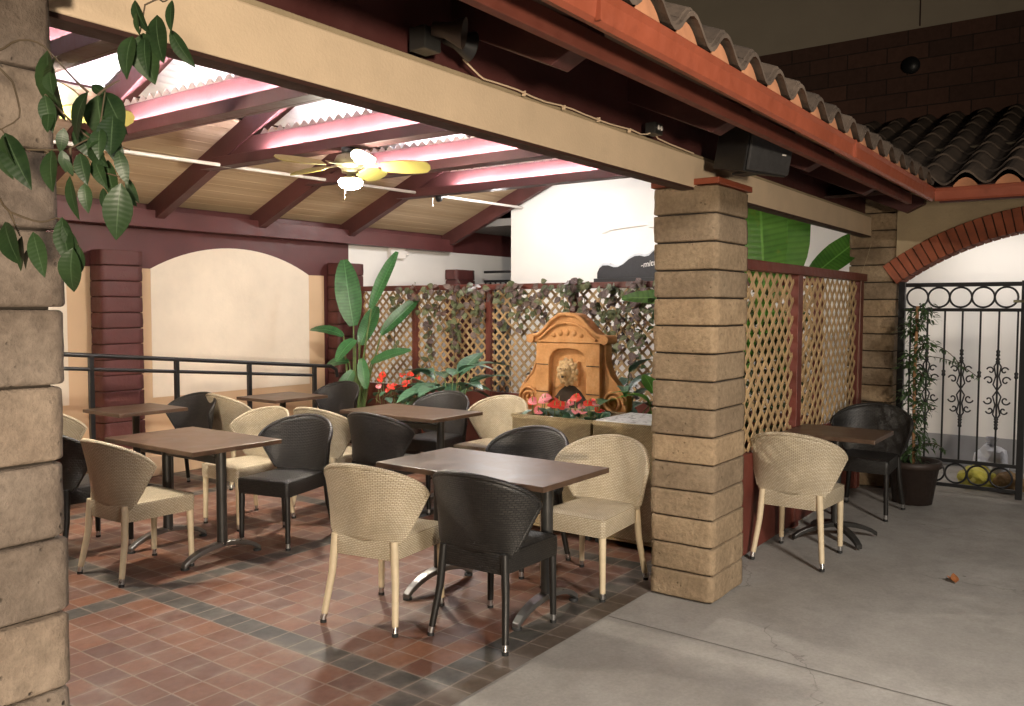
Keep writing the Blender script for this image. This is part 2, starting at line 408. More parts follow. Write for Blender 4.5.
def course_pillar(mb,x0,x1,y0,y1,z0,z1,ch,gap=.012,r=.014,rough=.006,seed=0,sub=10,jit=.004):
    """stack of rounded slump blocks, slightly uneven"""
    n=max(1,round((z1-z0)/ch)); ch=(z1-z0)/n
    for k in range(n):
        a=z0+k*ch+gap/2; b=z0+(k+1)*ch-gap/2
        jx=random.uniform(-jit,jit); jy=random.uniform(-jit,jit)
        # perimeter rings
        def ring(z,ins):
            pts=[]; X0=x0+ins+jx; X1=x1-ins+jx; Y0=y0+ins+jy; Y1=y1-ins+jy; c=.012
            cs=[(X0,Y0),(X1,Y0),(X1,Y1),(X0,Y1)]
            for i in range(4):
                p=V(cs[i]).to_3d(); q=V(cs[(i+1)%4]).to_3d()
                for t in range(sub):
                    tt=t/sub
                    tt=max(.012/(q-p).length,tt) if t==0 else tt
                    w=p.lerp(q,tt)
                    nz=noise.noise(V((w.x*9+seed,w.y*9,z*14+seed)))+.6*noise.noise(V((w.x*25,w.y*25+seed,z*30)))
                    dn=(V(((x0+x1)/2,(y0+y1)/2,0))-w).normalized()
                    w=w+dn*nz*rough; w.z=z+.5*rough*noise.noise(V((w.x*6,w.y*6,k*3+seed))); pts.append(w)
            return pts
        hs=[(a,r),(a+.3*r,r*.45),(a+r,.0),(a+r*1.7,-.0004)]+[(a+(b-a)*t,-.001*math.sin(PI*t)) for t in (.3,.5,.7)]+[(b-r*1.7,-.0004),(b-r,0),(b-.3*r,r*.45),(b,r)]
        rings=[ring(z,i) for z,i in hs]; L=len(rings[0]); vs=sum(rings,[])
        fs=[]
        for i in range(len(rings)-1):
            for j in range(L):
                l=(j+1)%L; fs.append((i*L+j,i*L+l,(i+1)*L+l,(i+1)*L+j))
        fs.append(tuple(range(L-1,-1,-1))); fs.append(tuple(range((len(rings)-1)*L,len(rings)*L)))
        mb.add(vs,fs,smooth=True)
def pillar(name,x0,x1,y0,y1,z1,mat,label,cat,seed,rough=.0045,r=.006,gap=.0095,ch=.151,cap=True,sub=10,jit=.004):
    t=thing(name,((x0+x1)/2,(y0+y1)/2,0),label,cat)
    cx,cy=(x0+x1)/2,(y0+y1)/2
    m=MB(); course_pillar(m,x0-cx,x1-cx,y0-cy,y1-cy,0,z1,ch,gap,r,rough,seed,sub,jit); m.build('blocks',mat,t)
    m=MB(); i=.02; m.box(x0-cx+i,x1-cx-i,y0-cy+i,y1-cy-i,.002,z1-.003); m.build('mortar_core',M['mortar'],t)
    if cap:
        m=MB(); m.box(x0-cx-.01,x1-cx+.01,y0-cy-.01,y1-cy+.01,z1+.001,z1+.034); m.build('cap_slab',M['gutter'],t,bevel=.004)
    return t
pillar('block_pillar',4.295,4.765,1.80,2.175,2.255,M['block'],'tan slump block pillar with a black speaker on top, at the edge of the tiles','pillar',3)
pillar('block_pillar',.45,.885,1.80,2.2,2.235,M['block2'],'rough pale block pillar with rust spots nearest the camera behind ficus leaves','pillar',17,rough=.0028,r=.006,gap=.006,ch=.1555,sub=26,jit=.007)
pillar('block_pillar',8.06,8.5,1.72,2.12,2.9,M['block'],'tan block pillar in the far corner between the lattice and the iron gate','pillar',31,cap=False)

# ------------------------------------------------------------------ front beam, eave
t=thing('stucco_beam',(0,1.93,2.24),'long cream stucco beam spanning the block pillars under the eave','beam')
def loc(p,o): return (p[0]-o[0],p[1]-o[1],p[2]-o[2])
m=MB(); m.box(-3,8.40,0,.07,.003,.166); m.build('stucco_face',M['cream'],t,bevel=.006)
m=MB(); m.box(-3,8.395,.003,.074,-.009,.003); m.build('soffit_board',M['darkwood'],t)
m=MB(); m.box(-3,8.39,.012,.06,.168,.186); m.build('top_ledge',M['stucco'],t,bevel=.004)
m=MB()
pts=[(2.32,1.905,2.455),(2.42,1.915,2.425)]+[(2.45+.1*i,1.916+.004*math.sin(i*2.1),2.418+.004*math.sin(i*1.3)) for i in range(0,13)]+[(3.70,1.91,2.425),(3.74,1.9,2.44)]
m.tube([loc(p,(0,1.93,2.24)) for p in pts],.0035,6)
for i in range(4):
    x=2.7+.28*i; m.box(x,x+.004,-.02,-.004,.168,.186)
m.tube([loc(p,(0,1.93,2.24)) for p in [(3.76,1.9,2.44),(3.82,1.912,2.425),(3.95,1.916,2.42),(4.25,1.918,2.415)]],.004,6)
m.build('conduit_cable',M['cream'],t)
# thin hanging wire
o=MB().tube([(8.1,1.92,2.24),(7.98,1.94,2.05),(7.86,1.955,1.9),(7.83,1.96,1.2),(7.83,1.96,.4)],.0016,5).build('hanging_wire',M['stucco']); tag(o,'thin pale wire hanging from the beam end down the lattice','wire')

SL=.42; YR=4.85; YW=8.3; SLF=(2.43+SL*(YW-YR)-2.38)/(YR-1.55)
def zr(y): # rafter bottom height
    return 2.43+SL*(YW-y) if y>=YR else 2.38+SLF*(y-1.55)
roof=thing('patio_roof',(0,0,0),'gabled patio roof with burgundy rafters, tan plank ceiling and pale skylight sheets','roof')
RX=[-.2,1.1,2.4,3.7,5.0,6.27,7.65,9.62]
RD=.21
for x in RX:
    w=.105 if x<9 else .08
    m=MB()
    def fn(u,v,d,x=x): return (x+d,u,v)
    pl=[(1.42,zr(1.42)+.13),(1.56,zr(1.56)),(YR,zr(YR)),(8.28,zr(8.28)),(8.28,zr(8.28)+RD),(YR,zr(YR)+RD),(1.42,zr(1.42)+.168)]
    m.prism(pl,fn,-w/2,w/2); m.build('rafter',M['burg2'],roof,bevel=.004)
# ties with valance board and lit beam above
TX=[2.4,3.7,5.0,6.27,7.65]
for x in TX:
    ye=lambda z: YW-(z-2.43)/SL
    yz=lambda u,v,d,x=x:(x+d,u,v)
    m=MB(); m.prism([(2.12,2.895),(ye(2.895),2.895),(ye(2.985),2.985),(2.12,2.985)],yz,-.16,-.125); m.prism([(2.12,2.897),(ye(2.9),2.897),(ye(2.915),2.915),(2.12,2.915)],yz,-.1249,-.04); m.build('tie_valance',M['burg2'],roof,bevel=.003)
    m=MB(); m.prism([(2.12,2.896),(ye(2.9),2.896),(ye(3.16),3.16),(2.12,3.16)],yz,-.0399,.0); m.build('tie_beam',M['burg2'],roof,bevel=.003)
    m=MB(); n=40; y0=2.15; st=(6.45-y0)/n; poly=[(y0,3.161)]
    for i in range(n): poly += [(y0+st*(i+.5),3.212),(y0+st*(i+1),3.161)]
    m.prism(poly,lambda u,v,d,x=x:(x+d,u,v),-.03,-.012); m.build('closure_strip',M['zig'],roof)
    tl=thing('fluorescent_light',(x-.085,4.45,2.93),{2.4:'hidden pinkish fluorescent strip light on the tie beam nearest the first fan',3.7:'lit fluorescent strip light on the beam left of the right-hand fan',5.0:'lit fluorescent strip light on the beam that carries the glowing fan',6.27:'lit fluorescent strip light on the beam just right of the fan',7.65:'lit fluorescent strip light on the last beam before the white gable wall'}[x],'strip light',group='fluorescent strips on the roof ties')
    m=MB(); m.box(-.022,.022,-1.95,1.95,-.014,.004); m.build('batten',M['whitetrim'],tl)
    m=MB(); m.tube([(0,-1.9,.02),(0,1.9,.02)],.0125,8); m.build('tube',M['tube'],tl)
# ceiling boards (back slope) one mesh, grooves as real gaps
m=MB(); pw=.128; y=8.26
while y>6.75:
    y1=y-pw+.006
    pl=[(y,zr(y)+RD+.001),(y1,zr(y1)+RD+.001),(y1,zr(y1)+RD+.02),(y,zr(y)+RD+.02)]
    m.prism(pl,lambda u,v,d:(d,u,v),-4,9.60); y-=pw
m.build('plank_ceiling',M['planks'],roof)
m=MB()
pl=[(8.4,zr(8.4)+RD+.03),(6.7,zr(6.7)+RD+.03),(6.7,zr(6.7)+RD+.06),(8.4,zr(8.4)+RD+.06)]
m.prism(pl,lambda u,v,d:(d,u,v),-4,9.62); m.build('roof_deck',M['darkwood'],roof)
# skylight: white corrugated sheets, ribs along X, both slopes around the ridge
def corr(ya,yb,name):
    m=MB(); n=int(abs(yb-ya)/.018)
    def fn(u,v):
        y=ya+(yb-ya)*u; return (-4+13.6*v,y,zr(y)+RD+.03+.012*math.sin(2*PI*u*abs(yb-ya)/.075))
    m.grid(fn,n,1); m.build(name,M['corr'],roof,solid=.004)
corr(6.82,YR,'skylight_sheet'); corr(YR,3.4,'skylight_sheet')
m=MB(); pl=[(3.42,zr(3.42)+RD+.002),(1.40,zr(1.40)+.17),(1.22,zr(1.22)+.17),(1.22,zr(1.22)+.19),(3.42,zr(3.42)+RD+.03)]
m.prism(pl,lambda u,v,d:(d,u,v),-4,6.84)
q=zr(2.0)+RD; m.prism([(3.42,zr(3.42)+RD+.002),(2.0,q),(2.0,q+.03),(3.42,zr(3.42)+RD+.03)],lambda u,v,d:(d,u,v),6.84,9.6); m.build('eave_deck',M['darkwood'],roof)
m=MB(); m.box(-4,9.6,YR-.03,YR+.03,zr(YR)-.02,zr(YR)+RD-.002); m.build('ridge_board',M['burg2'],roof)
m=MB(); m.box(-4,9.66,8.12,8.2995,2.41,2.585); m.build('wall_plate',M['burg'],roof,bevel=.004)
m=MB(); m.box(-4,9.66,1.985,2.10,2.428,2.775); m.build('front_plate',M['burg2'],roof,bevel=.004)
m=MB(); m.box(-3,6.84,1.36,1.395,2.366,2.440); m.build('fascia',M['gutterboard'],roof,bevel=.004)
m=MB(); m.box(9.575,9.588,6.9,8.1,zr(7.4)-.6,zr(7.4)-.595)
# white sprinkler pipe
t=thing('sprinkler_pipe',(6.5,6.88,2.86),'thin white pipe slung under the rafters across the ceiling','pipe')
m=MB(); m.tube([(-6.5,0,-.015),(3.15,0,.115)],.017,8); m.build('pipe',M['whitetrim'],t)
for x in (-2.85,-.1,1.3): m=MB(); m.tube([(x,0,.06),(x,0,-.03)],.008,6); m.lathe([(.0,-.05),(.016,-.045),(.016,-.035),(.006,-.03)],(x,0,0.0),10); m.build('sprinkler_head',M['whitetrim'],t)
o=thing('sensor_head',(7.62,6.62,2.93),'small black sensor under the rafter joint right of the fan','sensor')
MB().lathe([(.0,-.10),(.03,-.095),(.045,-.06),(.04,-.01),(.02,.0)],(0,0,0),14).build('housing',M['blackplastic'],o); MB().lathe([(.015,.0),(.015,.06)],(0,0,0),8).build('stem',M['blackplastic'],o)

# gutters
def gutter(mb,pts2,fn):
    pass
t=thing('roof_gutter',(2,1.2,2.366),'orange red metal gutter along the eave above the cream beam','gutter')
prof=[(.0,.012),(.012,.0),(.04,.008),(.07,.028),(.08,.05),(.08,.088),(.075,.088),(.072,.05),(.04,.014),(.008,.018),(.004,.07),(.0,.082),(-.010,.092),(-.016,.086),(-.006,.066)]
m=MB(); m.prism(prof,lambda u,v,d:(d,u,v),-5,4.76); m.build('channel',M['gutter'],t)
m=MB(); m.box(.02,.028,-.0165,.0,.004,.094); m.build('joint_strap',M['gutter'],t); m=MB(); m.box(2.6,2.608,-.0165,.0,.004,.094); m.build('joint_strap',M['gutter'],t)
t=thing('roof_gutter',(6.76,0,2.366),'orange red gutter running right above the brick arch','gutter')
m=MB(); m.prism(prof,lambda u,v,d:(u,d,v),-6,1.195); m.build('channel',M['gutter'],t)

# clay tile roofs
def tile_sheet(mb,mp,ncol,pitch,start,length,course=.36,h=.055,step=.022,res=10):
    """mp(a,s,z): a across, s up slope; start(a)-> first s"""
    for c in range(ncol):
        a0=c*pitch; s0=start(a0+pitch/2); k=0
        while s0+k*course<length:
            sa=s0+k*course; sb=min(sa+course+.05,length)
            vs=[]
            for q in range(res+1):
                u=q/res; a=a0+u*pitch
                if u<.62: z=h*math.sin(PI*u/.62)
                else: z=-.45*h*math.sin(PI*(u-.62)/.38)
                j=.004*noise.noise(V((c*1.7,k*2.3,u)))
                for s,lift in ((sa,step+j),(sb,0)):
                    vs.append(mp(a,s,z+lift+.02)); vs.append(mp(a,s,z+lift+.004))
            fs=[]
            for q in range(res):
                b=q*4; n=b+4
                fs += [(b,n,n+2,b+2),(b+1,b+3,n+3,n+1),(b,b+1,n+1,n)]
            mb.add(vs,fs,smooth=False); k+=1
t=thing('tiled_roof',(0,1.2,2.5),'mossy clay barrel tiles along the patio eave above the gutter','tile roof')
zb=2.455
def mp1(a,s,z): c=1/math.sqrt(1+SLF*SLF); return (-3.0+a, -.012+s*c, zb-2.5+s*c*SLF+z+.008)
PT=.277; ncol=int(12.6/PT)
m=MB(); tile_sheet(m,mp1,ncol,PT,lambda a:max(0,(a-3.0-6.76)/1.2)*1.08,4.0); m.build('clay_tiles',M['tile'],t)
# second, doubled course at the eave
m=MB(); tile_sheet(m,lambda a,s,z:mp1(a,s+.014,z+.018),int(9.7/PT),PT,lambda a:0,.3,course=.3,step=.012); m.build('starter_course',M['tile'],t)
m=MB()
for c in range(int(9.7/PT)):
    a0=c*PT; poly=[(a0+.005,0)]+[(a0+.62*PT*q/8,.05*math.sin(PI*q/8)) for q in range(1,8)]+[(a0+.62*PT-.005,0)]
    top=[mp1(a,.03,z+.004) for a,z in poly]; fr=[mp1(a0+.31*PT+(a-a0-.31*PT)*1.42,.022-.006*math.sin(PI*i_/8),-.03) for i_,(a,z) in enumerate(poly)]
    n=len(poly); m.add(fr+top,[(i,i+1,n+i+1,n+i) for i in range(n-1)],smooth=True)
m.build('bird_stop',M['tile2'],t)
t=thing('tiled_roof',(6.76,0,2.5),'dark clay tile roof sloping up from the arch wall to the brick wall','tile roof')
SL2=.354
def mp2(a,s,z): c=1/math.sqrt(1+SL2*SL2); return (-.03+s*c, 3.7-a, zb-2.5+s*c*SL2+z+.01)
PT2=.262
m=MB(); tile_sheet(m,mp2,int(9/PT2),PT2,lambda a:max(0,(3.7-a-1.2)*1.19)*1.06,3.12,h=.06); m.build('clay_tiles',M['tile'],t)
m=MB()
for c in range(int(2.5/PT2)+1,int(9/PT2)):
    a0=c*PT2; poly=[(a0+.005,0)]+[(a0+.62*PT2*q/8,.055*math.sin(PI*q/8)) for q in range(1,8)]+[(a0+.62*PT2-.005,0)]
    top=[mp2(a,.012,z-.006) for a,z in poly]; fr=[mp2(a,.026,-.03) for a,z in poly]
    n=len(poly); m.add(fr+top,[(i,i+1,n+i+1,n+i) for i in range(n-1)],smooth=True)
m.build('bird_stop',M['tile2'],t)
m=MB(); c=1/math.sqrt(1+SL2*SL2)
m.add([(.0,1.15,zb-2.5),(.05,2.0,zb-2.5),(2.93,3.6,zb-2.5+2.93*SL2),(2.93,-6,zb-2.5+2.93*SL2),(0,-6,zb-2.5)],[(0,1,2,3,4)]); m.build('roof_deck',M['darkwood'],t,solid=.02)
m=MB(); m.box(.16,.19,-6,1.19,-.13,-.06); m.build('fascia',M['burg2'],t)

# speaker, floodlight, outlet box
t=thing('loudspeaker',(4.34,1.665,2.292),'black loudspeaker with grey grille standing on the middle block pillar','speaker',rz=rad(-16))
m=MB(); M4=Matrix.Rotation(rad(11),4,'X')
m.prism([(-.18,-.12),(.18,-.12),(.125,.12),(-.125,.12)],lambda u,v,d:M4@V((u,v,d)),.01,.255); m.build('cabinet',M['blackplastic'],t,bevel=.008)
m=MB(); m.box(-.172,.172,-.138,-.121,.02,.245,M4); m.build('grille',M['grille'],t,bevel=.01)
m=MB(); m.box(.085,.115,-.142,-.1385,.115,.123,M4); m.build('badge',M['whitetrim'],t)
m=MB(); m.box(-.05,.05,-.05,.05,0.0,.012); m.build('bracket',M['iron'],t)
t=thing('floodlight',(2.14,1.9,2.43),'twin floodlight fixture with a white bulb on top of the cream beam','floodlight')
m=MB(); m.box(-.06,.02,-.035,.035,.0,.075); m.build('junction_box',M['pole'],t,bevel=.004)
for dx,dy,az in ((.09,-.03,-25),(-.0,-.06,-60)):
    R=Matrix.Rotation(rad(az),3,'Z')@Matrix.Rotation(rad(100),3,'Y')
    m=MB(); m.lathe([(.0,-.02),(.022,-.015),(.026,.03),(.05,.085),(.05,.09)],(dx-.03,dy,.06),14,R); h=m.build('lamp_head',M['blackplastic'] if dx>.05 else M['pot'],t)
    if dx>.05:
        m=MB(); m.ell(V((dx-.03,dy,.06))+R@V((0,0,.08)),(.045,.045,.022),14,8,R); m.build('bulb',M['bulb'],h)
t=thing('outlet_box',(3.76,1.90,2.43),'small grey metal outlet box on the beam left of the pillar','outlet')
m=MB(); m.box(-.04,.04,-.025,.03,0,.055); m.build('box',M['pole'],t,bevel=.004)
for dx in (-.005,.024):
    m=MB(); m.lathe([(.0,.001),(.011,.001),(.011,-.004)],(dx,-.0275,.032),12,Matrix.Rotation(rad(90),3,'X')); m.build('socket',M['whitetrim'],t)

# ------------------------------------------------------------------ back wall with arched panels
t=thing('arched_wall',(0,8.3,0),'burgundy patio wall with cream arched panels and tan borders','wall')
m=MB(); m.box(-5,7.76,.0,.25,0,4); m.build('burgundy_field',M['burg'],t)
m=MB(); m.box(7.761,12.8,.001,.25,2.4201,4); m.build('upper_field',M['burg'],t)
m=MB(); m.box(7.761,12.8,.0,.25,0,2.42); m.build('white_bay',M['white'],t)
def arch(cx,w,zs,rise,zb,n=22):
    pts=[(cx-w/2,zb),(cx+w/2,zb)]
    R=(w*w/4+rise*rise)/(2*rise); c=zs+rise-R; a0=math.asin(w/2/R)
    pts+=[(cx+R*math.sin(a),c+R*math.cos(a)) for a in [a0-2*a0*i/n for i in range(n+1)]]
    return pts
for cx in (.12,3.08-.02,6.03):
    hw=1.30
    m=MB(); m.prism([(cx-hw,.0),(cx+hw,.0),(cx+hw,1.995),(cx-hw,1.995)],lambda u,v,d:(u,d,v),-.012,-.0005); m.build('tan_border',M['tan'],t)
    m=MB(); m.prism(arch(cx,2.10,1.996,.265,.65),lambda u,v,d:(u,d,v),-.017,-.0125); m.build('arched_panel',M['panel'],t)
for x0,x1,lab in ((1.39,1.80,'burgundy block pilaster hidden behind the foreground pillar'),(4.335,4.76,'burgundy block pilaster between the two arched wall panels'),(7.37,7.80,'burgundy block pilaster behind the tall leafy plant'),(9.66,10.1,'short burgundy pilaster on the white wall behind the lattice fence')):
    pillar('block_pilaster',x0,x1,8.06,8.28,2.16,M['burgblock'],lab,'pilaster',int(x0*10),cap=False,gap=.006,sub=6)
    m=MB()
o=thing('emergency_light',(8.62,8.29,2.27),'white emergency light box high on the white wall behind the fence','emergency light')
m=MB(); m.box(-.15,.15,-.07,.0,0,.15); m.build('housing',M['whitetrim'],o,bevel=.008)
m=MB(); m.box(.16,.23,-.05,0,.05,.12); m.build('lamp_head',M['whitetrim'],o,bevel=.006)
# end of passage beyond
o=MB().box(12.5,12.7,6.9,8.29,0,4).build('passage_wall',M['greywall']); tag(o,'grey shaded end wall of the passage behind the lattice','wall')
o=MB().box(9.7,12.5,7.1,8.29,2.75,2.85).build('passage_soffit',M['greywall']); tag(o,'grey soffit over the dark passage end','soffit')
t=thing('screen_gate',(10.3,7.6,0),'black framed gate closing the passage behind the pilaster','gate')
m=MB(); 
for z in (.1,1.2,1.98,2.12): m.box(0,.04,-.62,.45,z,z+.035)
for i in range(12): y=-.62+i*.095; m.box(.008,.03,y,y+.02,.1,1.98)
m.build('bars',M['iron'],t)

# neighbouring building (white wall, dark brick storey)
t=thing('neighbour_building',(9.7,2,0),'white walled building with grey base and dark brick upper storey behind the patio','building')
m=MB(); m.box(0,.3,-9,5.1,.31,3.45); m.build('white_wall',M['white'],t)
m=MB(); m.box(-.02,.3,-9,5.1,0,.308); m.build('grey_base',M['greybase'],t)
m=MB(); m.box(-.03,.3,-9,5.1,3.451,4.47); m.build('brick_band',M['brick_dark'],t)
m=MB(); m.box(.0,.3,-9,5.1,4.471,9); m.build('stucco_storey',M['beige'],t)
m=MB(); m.box(-.006,-.001,-.11,-.097,4.5,9); m.build('stucco_joint',M['darkwood'],t)
m=MB(); m.lathe([(.0,-.05),(.085,-.05),(.085,.0)],(-.03,-.04,4.1),18,Matrix.Rotation(rad(90),3,'Y')); m.build('vent_pipe',M['blackplastic'],t)
m=MB(); m.tube([(-.03,3.62,2.56),(-.03,3.5,2.60),(-.03,3.2,2.625),(-.03,2.75,2.65),(-.03,2.2,2.67)],.006,6); m.box(-.06,0,2.6,2.95,2.6,2.67); m.build('wall_conduit',M['whitetrim'],t)
# dark sign board with scalloped top on the white wall
t=thing('scalloped_sign',(9.62,5.0,2.0),'charcoal scalloped sign board with white script on the white wall','sign')
pts=[(.66,-.02),(.66,.05),(.63,.11),(.58,.145),(.50,.145),(.42,.12),(.36,.12),(.28,.155),(.20,.215),(.12,.25),(.05,.255),(-.02,.24),(-.08,.25),(-.16,.32),(-.26,.35),(-.36,.32),(-.46,.25),(-.56,.25),(-.66,.25),(-.74,.215),(-.82,.155),(-.9,.12),(-1.0,.14),(-1.1,.11),(-1.13,.05),(-1.13,-.02)]
m=MB(); m.prism(pts,lambda u,v,d:(d,u,v),0,.04); m.build('board',M['signboard'],t)
m=MB(); m.prism([(a,b-.0) for a,b in pts[2:-2]]+[(a,b+.028) for a,b in pts[2:-2]][::-1],lambda u,v,d:(d,u,v),.005,.06); m.build('edge_trim',M['marble'],t)
m=MB(); m.box(-.02,.06,-1.15,.70,-.11,-.022); m.build('shelf',M['blackplastic'],t)
cu=bpy.data.curves.new('lettering','FONT'); cu.body='-mitty'; cu.size=.105; cu.shear=.25; cu.extrude=.002
tmp=bpy.data.objects.new('tmp',cu); COL.objects.link(tmp)
bpy.context.view_layer.update()
me=bpy.data.meshes.new_from_object(tmp); bpy.data.objects.remove(tmp)
lo=bpy.data.objects.new('lettering',me); COL.objects.link(lo); lo.parent=t; me.materials.append(M['whitetrim'])
Rm=Matrix(((0,0,-1),(-1,0,0),(0,1,0)))
lo.matrix_local=Matrix.Translation((-.004,.03,.10))@(Rm.to_4x4())@Matrix.Rotation(rad(8),4,'Z')

# arch wall
t=thing('arch_wall',(8.05,0,0),'tan stucco wall with a red brick arch over the iron gate','wall')
YC=.35; 
def az(y,a,b): # half-ellipse-ish arch
    return a
hw=1.355
Rr=2.25; zc=2.265-Rr   # circle arch, apex at z=2.265
def arcpt(r,a): return (YC+r*math.sin(a), zc+r*math.cos(a))
aend=math.asin(hw/Rr)
m=MB(); outer=[arcpt(Rr+.195,aend*1.0-2*aend*i/30) for i in range(31)]
poly=[(1.715,1.75),(1.715,2.95),(-5,2.95),(-5,0),(YC-hw-.0,0)]
# wall as prism with arch notch
a2=math.asin(min(1,(hw)/ (Rr+.195)))
o2=[arcpt(Rr+.195,a2-2*a2*i/30) for i in range(31)]
poly=[(YC+hw+.012,o2[0][1])]+[(1.715,o2[0][1])]+[(1.715,2.95),(-5,2.95),(-5,0),(YC-hw,0)]+o2[::-1]
m.prism(poly,lambda u,v,d:(d,u,v),0.0,.28); m.build('stucco_field',M['stucco'],t)
m=MB(); nb=44; amax=aend
for i in range(nb):
    q0=amax-2*amax*(i+.06)/nb; q1=amax-2*amax*(i+.94)/nb
    pp=[arcpt(Rr,q0),arcpt(Rr+.194,q0),arcpt(Rr+.194,q1),arcpt(Rr,q1)]
    m.prism(pp,lambda u,v,d:(d,u,v),-.035,.25)
m.build('brick_arch',M['brick_arch'],t,bevel=.004)
m=MB(); i0=[arcpt(Rr+.012,amax-2*amax*i/30) for i in range(31)]; i1=[arcpt(Rr+.185,amax-2*amax*i/30) for i in range(31)]
m.prism(i0+i1[::-1],lambda u,v,d:(d,u,v),-.02,.24); m.build('arch_mortar',M['mortar'],t)

# ------------------------------------------------------------------ gate
t=thing('iron_gate',(8.08,1.69,0),'black wrought iron gate with ring friezes and scrollwork under the brick arch','gate')
W=.93
m=MB(); m.box(-.025,.025,-.055,.0,.0,1.83); m.build('hinge_post',M['iron'],t,bevel=.003)
m=MB(); m.box(-.02,.02,-W-.05,-W,.03,1.83); m.build('frame_post',M['iron'],t,bevel=.003)
m=MB()
for z,h in ((1.785,.035),(1.575,.028),(.285,.03),(.075,.03)): m=MB(); m.box(-.013,.013,-W,-.0555,z,z+h); m.build('rail',M['iron'],t)
for zc_,r in ((1.695,.084),(.195,.082)):
    m=MB()
    n=5; st=(W-.0555)/5.2
    for k in range(5):
        yc=-.0555-st*(k+.5)-.01; m.tube([(0,yc+r*math.cos(q*PI/12),zc_+r*math.sin(q*PI/12)) for q in range(24)],.0085,6,closed=True)
    m.build('ring_frieze',M['iron'],t)
bars=[-.10-.135*k for k in range(7)]
for k,y in enumerate(bars):
    m=MB(); m.box(-.007,.007,y-.007,y+.007,.31,1.58)
    zz=[1.05] if k%2==0 else [1.23,.62]
    for z in zz: m.lathe([(.007,-.03),(.017,-.018),(.012,0),(.017,.018),(.007,.03)],(0,y,z),8)
    b=m.build('baluster',M['iron'],t)
    if k%2==1:
        m=MB()
        for sy in (-1,1):
            for sz in (-1,1):
                for (r0,zo,yo) in ((.04,.08,.062),(.034,.165,.050)):
                    pts=[]
                    for q in range(15):
                        a=q/14*3.6*PI/2; r=r0*(1-.055*q)
                        pts.append((0,y+sy*(yo+r*math.sin(a-PI/2+.3)*-.9),.92+sz*(zo+r*math.cos(a-PI/2+.3))))
                    m.tube(pts,.0066,5)
                m.tube([(0,y,.92),(0,y+sy*.03,.92+sz*.05),(0,y+sy*.012,.92+sz*.12),(0,y+sy*.026,.92+sz*.2),(0,y,.92+sz*.245)],.0066,5)
        for sz in (-1,1): m.lathe([(.007,-.03),(.019,-.012),(.012,0),(.019,.012),(.007,.03)],(0,y,.92+sz*.25),8)
        m.build('scrollwork',M['iron'],b)
m=MB(); m.tube([(-.03,-W-.02,1.66),(-.07,-W-.02,1.66),(-.075,-W+.05,1.66)],.011,8); m.build('latch_handle',M['brass'],t)
t=thing('iron_gate',(8.08,.69,0),'plain black gate post and second gate leaf just beyond the latch','gate')
m=MB(); m.box(-.03,.03,-.07,.0,0,1.86); m.build('post',M['iron'],t,bevel=.003)
m=MB()
for z in (1.785,1.575,.285,.075): m.box(-.013,.013,-1.6,-.07,z,z+.03)
for k in range(11): y=-.2-.135*k; m.box(-.007,.007,y-.007,y+.007,.1,1.79)
m.build('bars',M['iron'],t)

# bags beyond the gate
def crumple(mb,c,r,seed,amp=.22,sub=3):
    import bmesh as _b
    bm=_b.new(); _b.ops.create_icosphere(bm,subdivisions=sub,radius=1)
    for v in bm.verts:
        n=noise.noise(v.co*2.1+V((seed,0,0)))+.6*abs(noise.noise(v.co*5+V((0,seed,0))))
        v.co=v.co*(1+amp*n); v.co=V((v.co.x*r[0],v.co.y*r[1],max(v.co.z*r[2],-r[2]*.75)))+V(c)
    mb.add([v.co.copy() for v in bm.verts],[[v.index for v in f.verts] for f in bm.faces]); bm.free()
t=thing('rubbish_bag',(8.75,1.02,0),'knotted white plastic bag standing beyond the gate','bag')
m=MB(); crumple(m,(0,0,.17),(.13,.14,.2),2); m.build('sack',M['bagwhite'],t)
m=MB(); m.lathe([(.03,.33),(.02,.37),(.05,.43),(.045,.44)],(0,0,0),9); m.build('knot',M['bagwhite'],t)
o=MB(); crumple(o,(0,0,.08),(.12,.15,.1),5,.45); o=o.build('rubbish_bag',M['bagyellow'],loc=(8.6,1.10,.0)); tag(o,'crumpled yellow plastic bag lying beyond the gate rings','bag')
o=MB(); crumple(o,(0,0,.07),(.09,.12,.1),8); o=o.build('rubbish_bag',M['cardbrown'],loc=(8.55,.85,.0)); tag(o,'brown paper bag slumped beside the white bag beyond the gate','bag')

# ------------------------------------------------------------------ lattice fences
def lattice(mb,u0,u1,v0,v1,fn,p=.116,w=.036,th=.007):
    """diagonal slats in (u,v), layers at d"""
    for layer,sg in ((0,1),(1,-1)):
        c0=(v0-sg*(u1 if sg>0 else u0)); c1=(v1-sg*(u0 if sg>0 else u1))
        k=math.floor(c0/p)*p
        while k<c1:
            # v = sg*u + k
            pts=[]
            for (u,v) in ((u0,sg*u0+k),(u1,sg*u1+k)):
                if v0<=v<=v1: pts.append((u,v))
            for v in (v0,v1):
                u=(v-k)/sg
                if u0<u<u1: pts.append((u,v))
            if len(pts)>=2:
                pts.sort(); a,b=pts[0],pts[-1]
                if math.hypot(a[0]-b[0],a[1]-b[1])>.02:
                    n=V((-sg,1)).normalized()*w/2; A=V(a);B=V(b)
                    poly=[A-n,B-n,B+n,A+n]
                    cl=[(min(max(q.x,u0),u1),min(max(q.y,v0),v1)) for q in poly]
                    mb.prism(cl,fn,layer*th+.0005*layer,layer*th+th)
            k+=p
FX=7.63
t=thing('lattice_fence',(FX,5,0),'redwood framed lattice fence with solid kick board behind the fountain','fence')
PY=[7.93,7.0,5.88,4.76,3.64,2.25]
for y in PY:
    m=MB(); m.box(-.035,.035,y-5-.035,y-5+.035,0,1.80); m.build('post',M['fence'],t,bevel=.004)
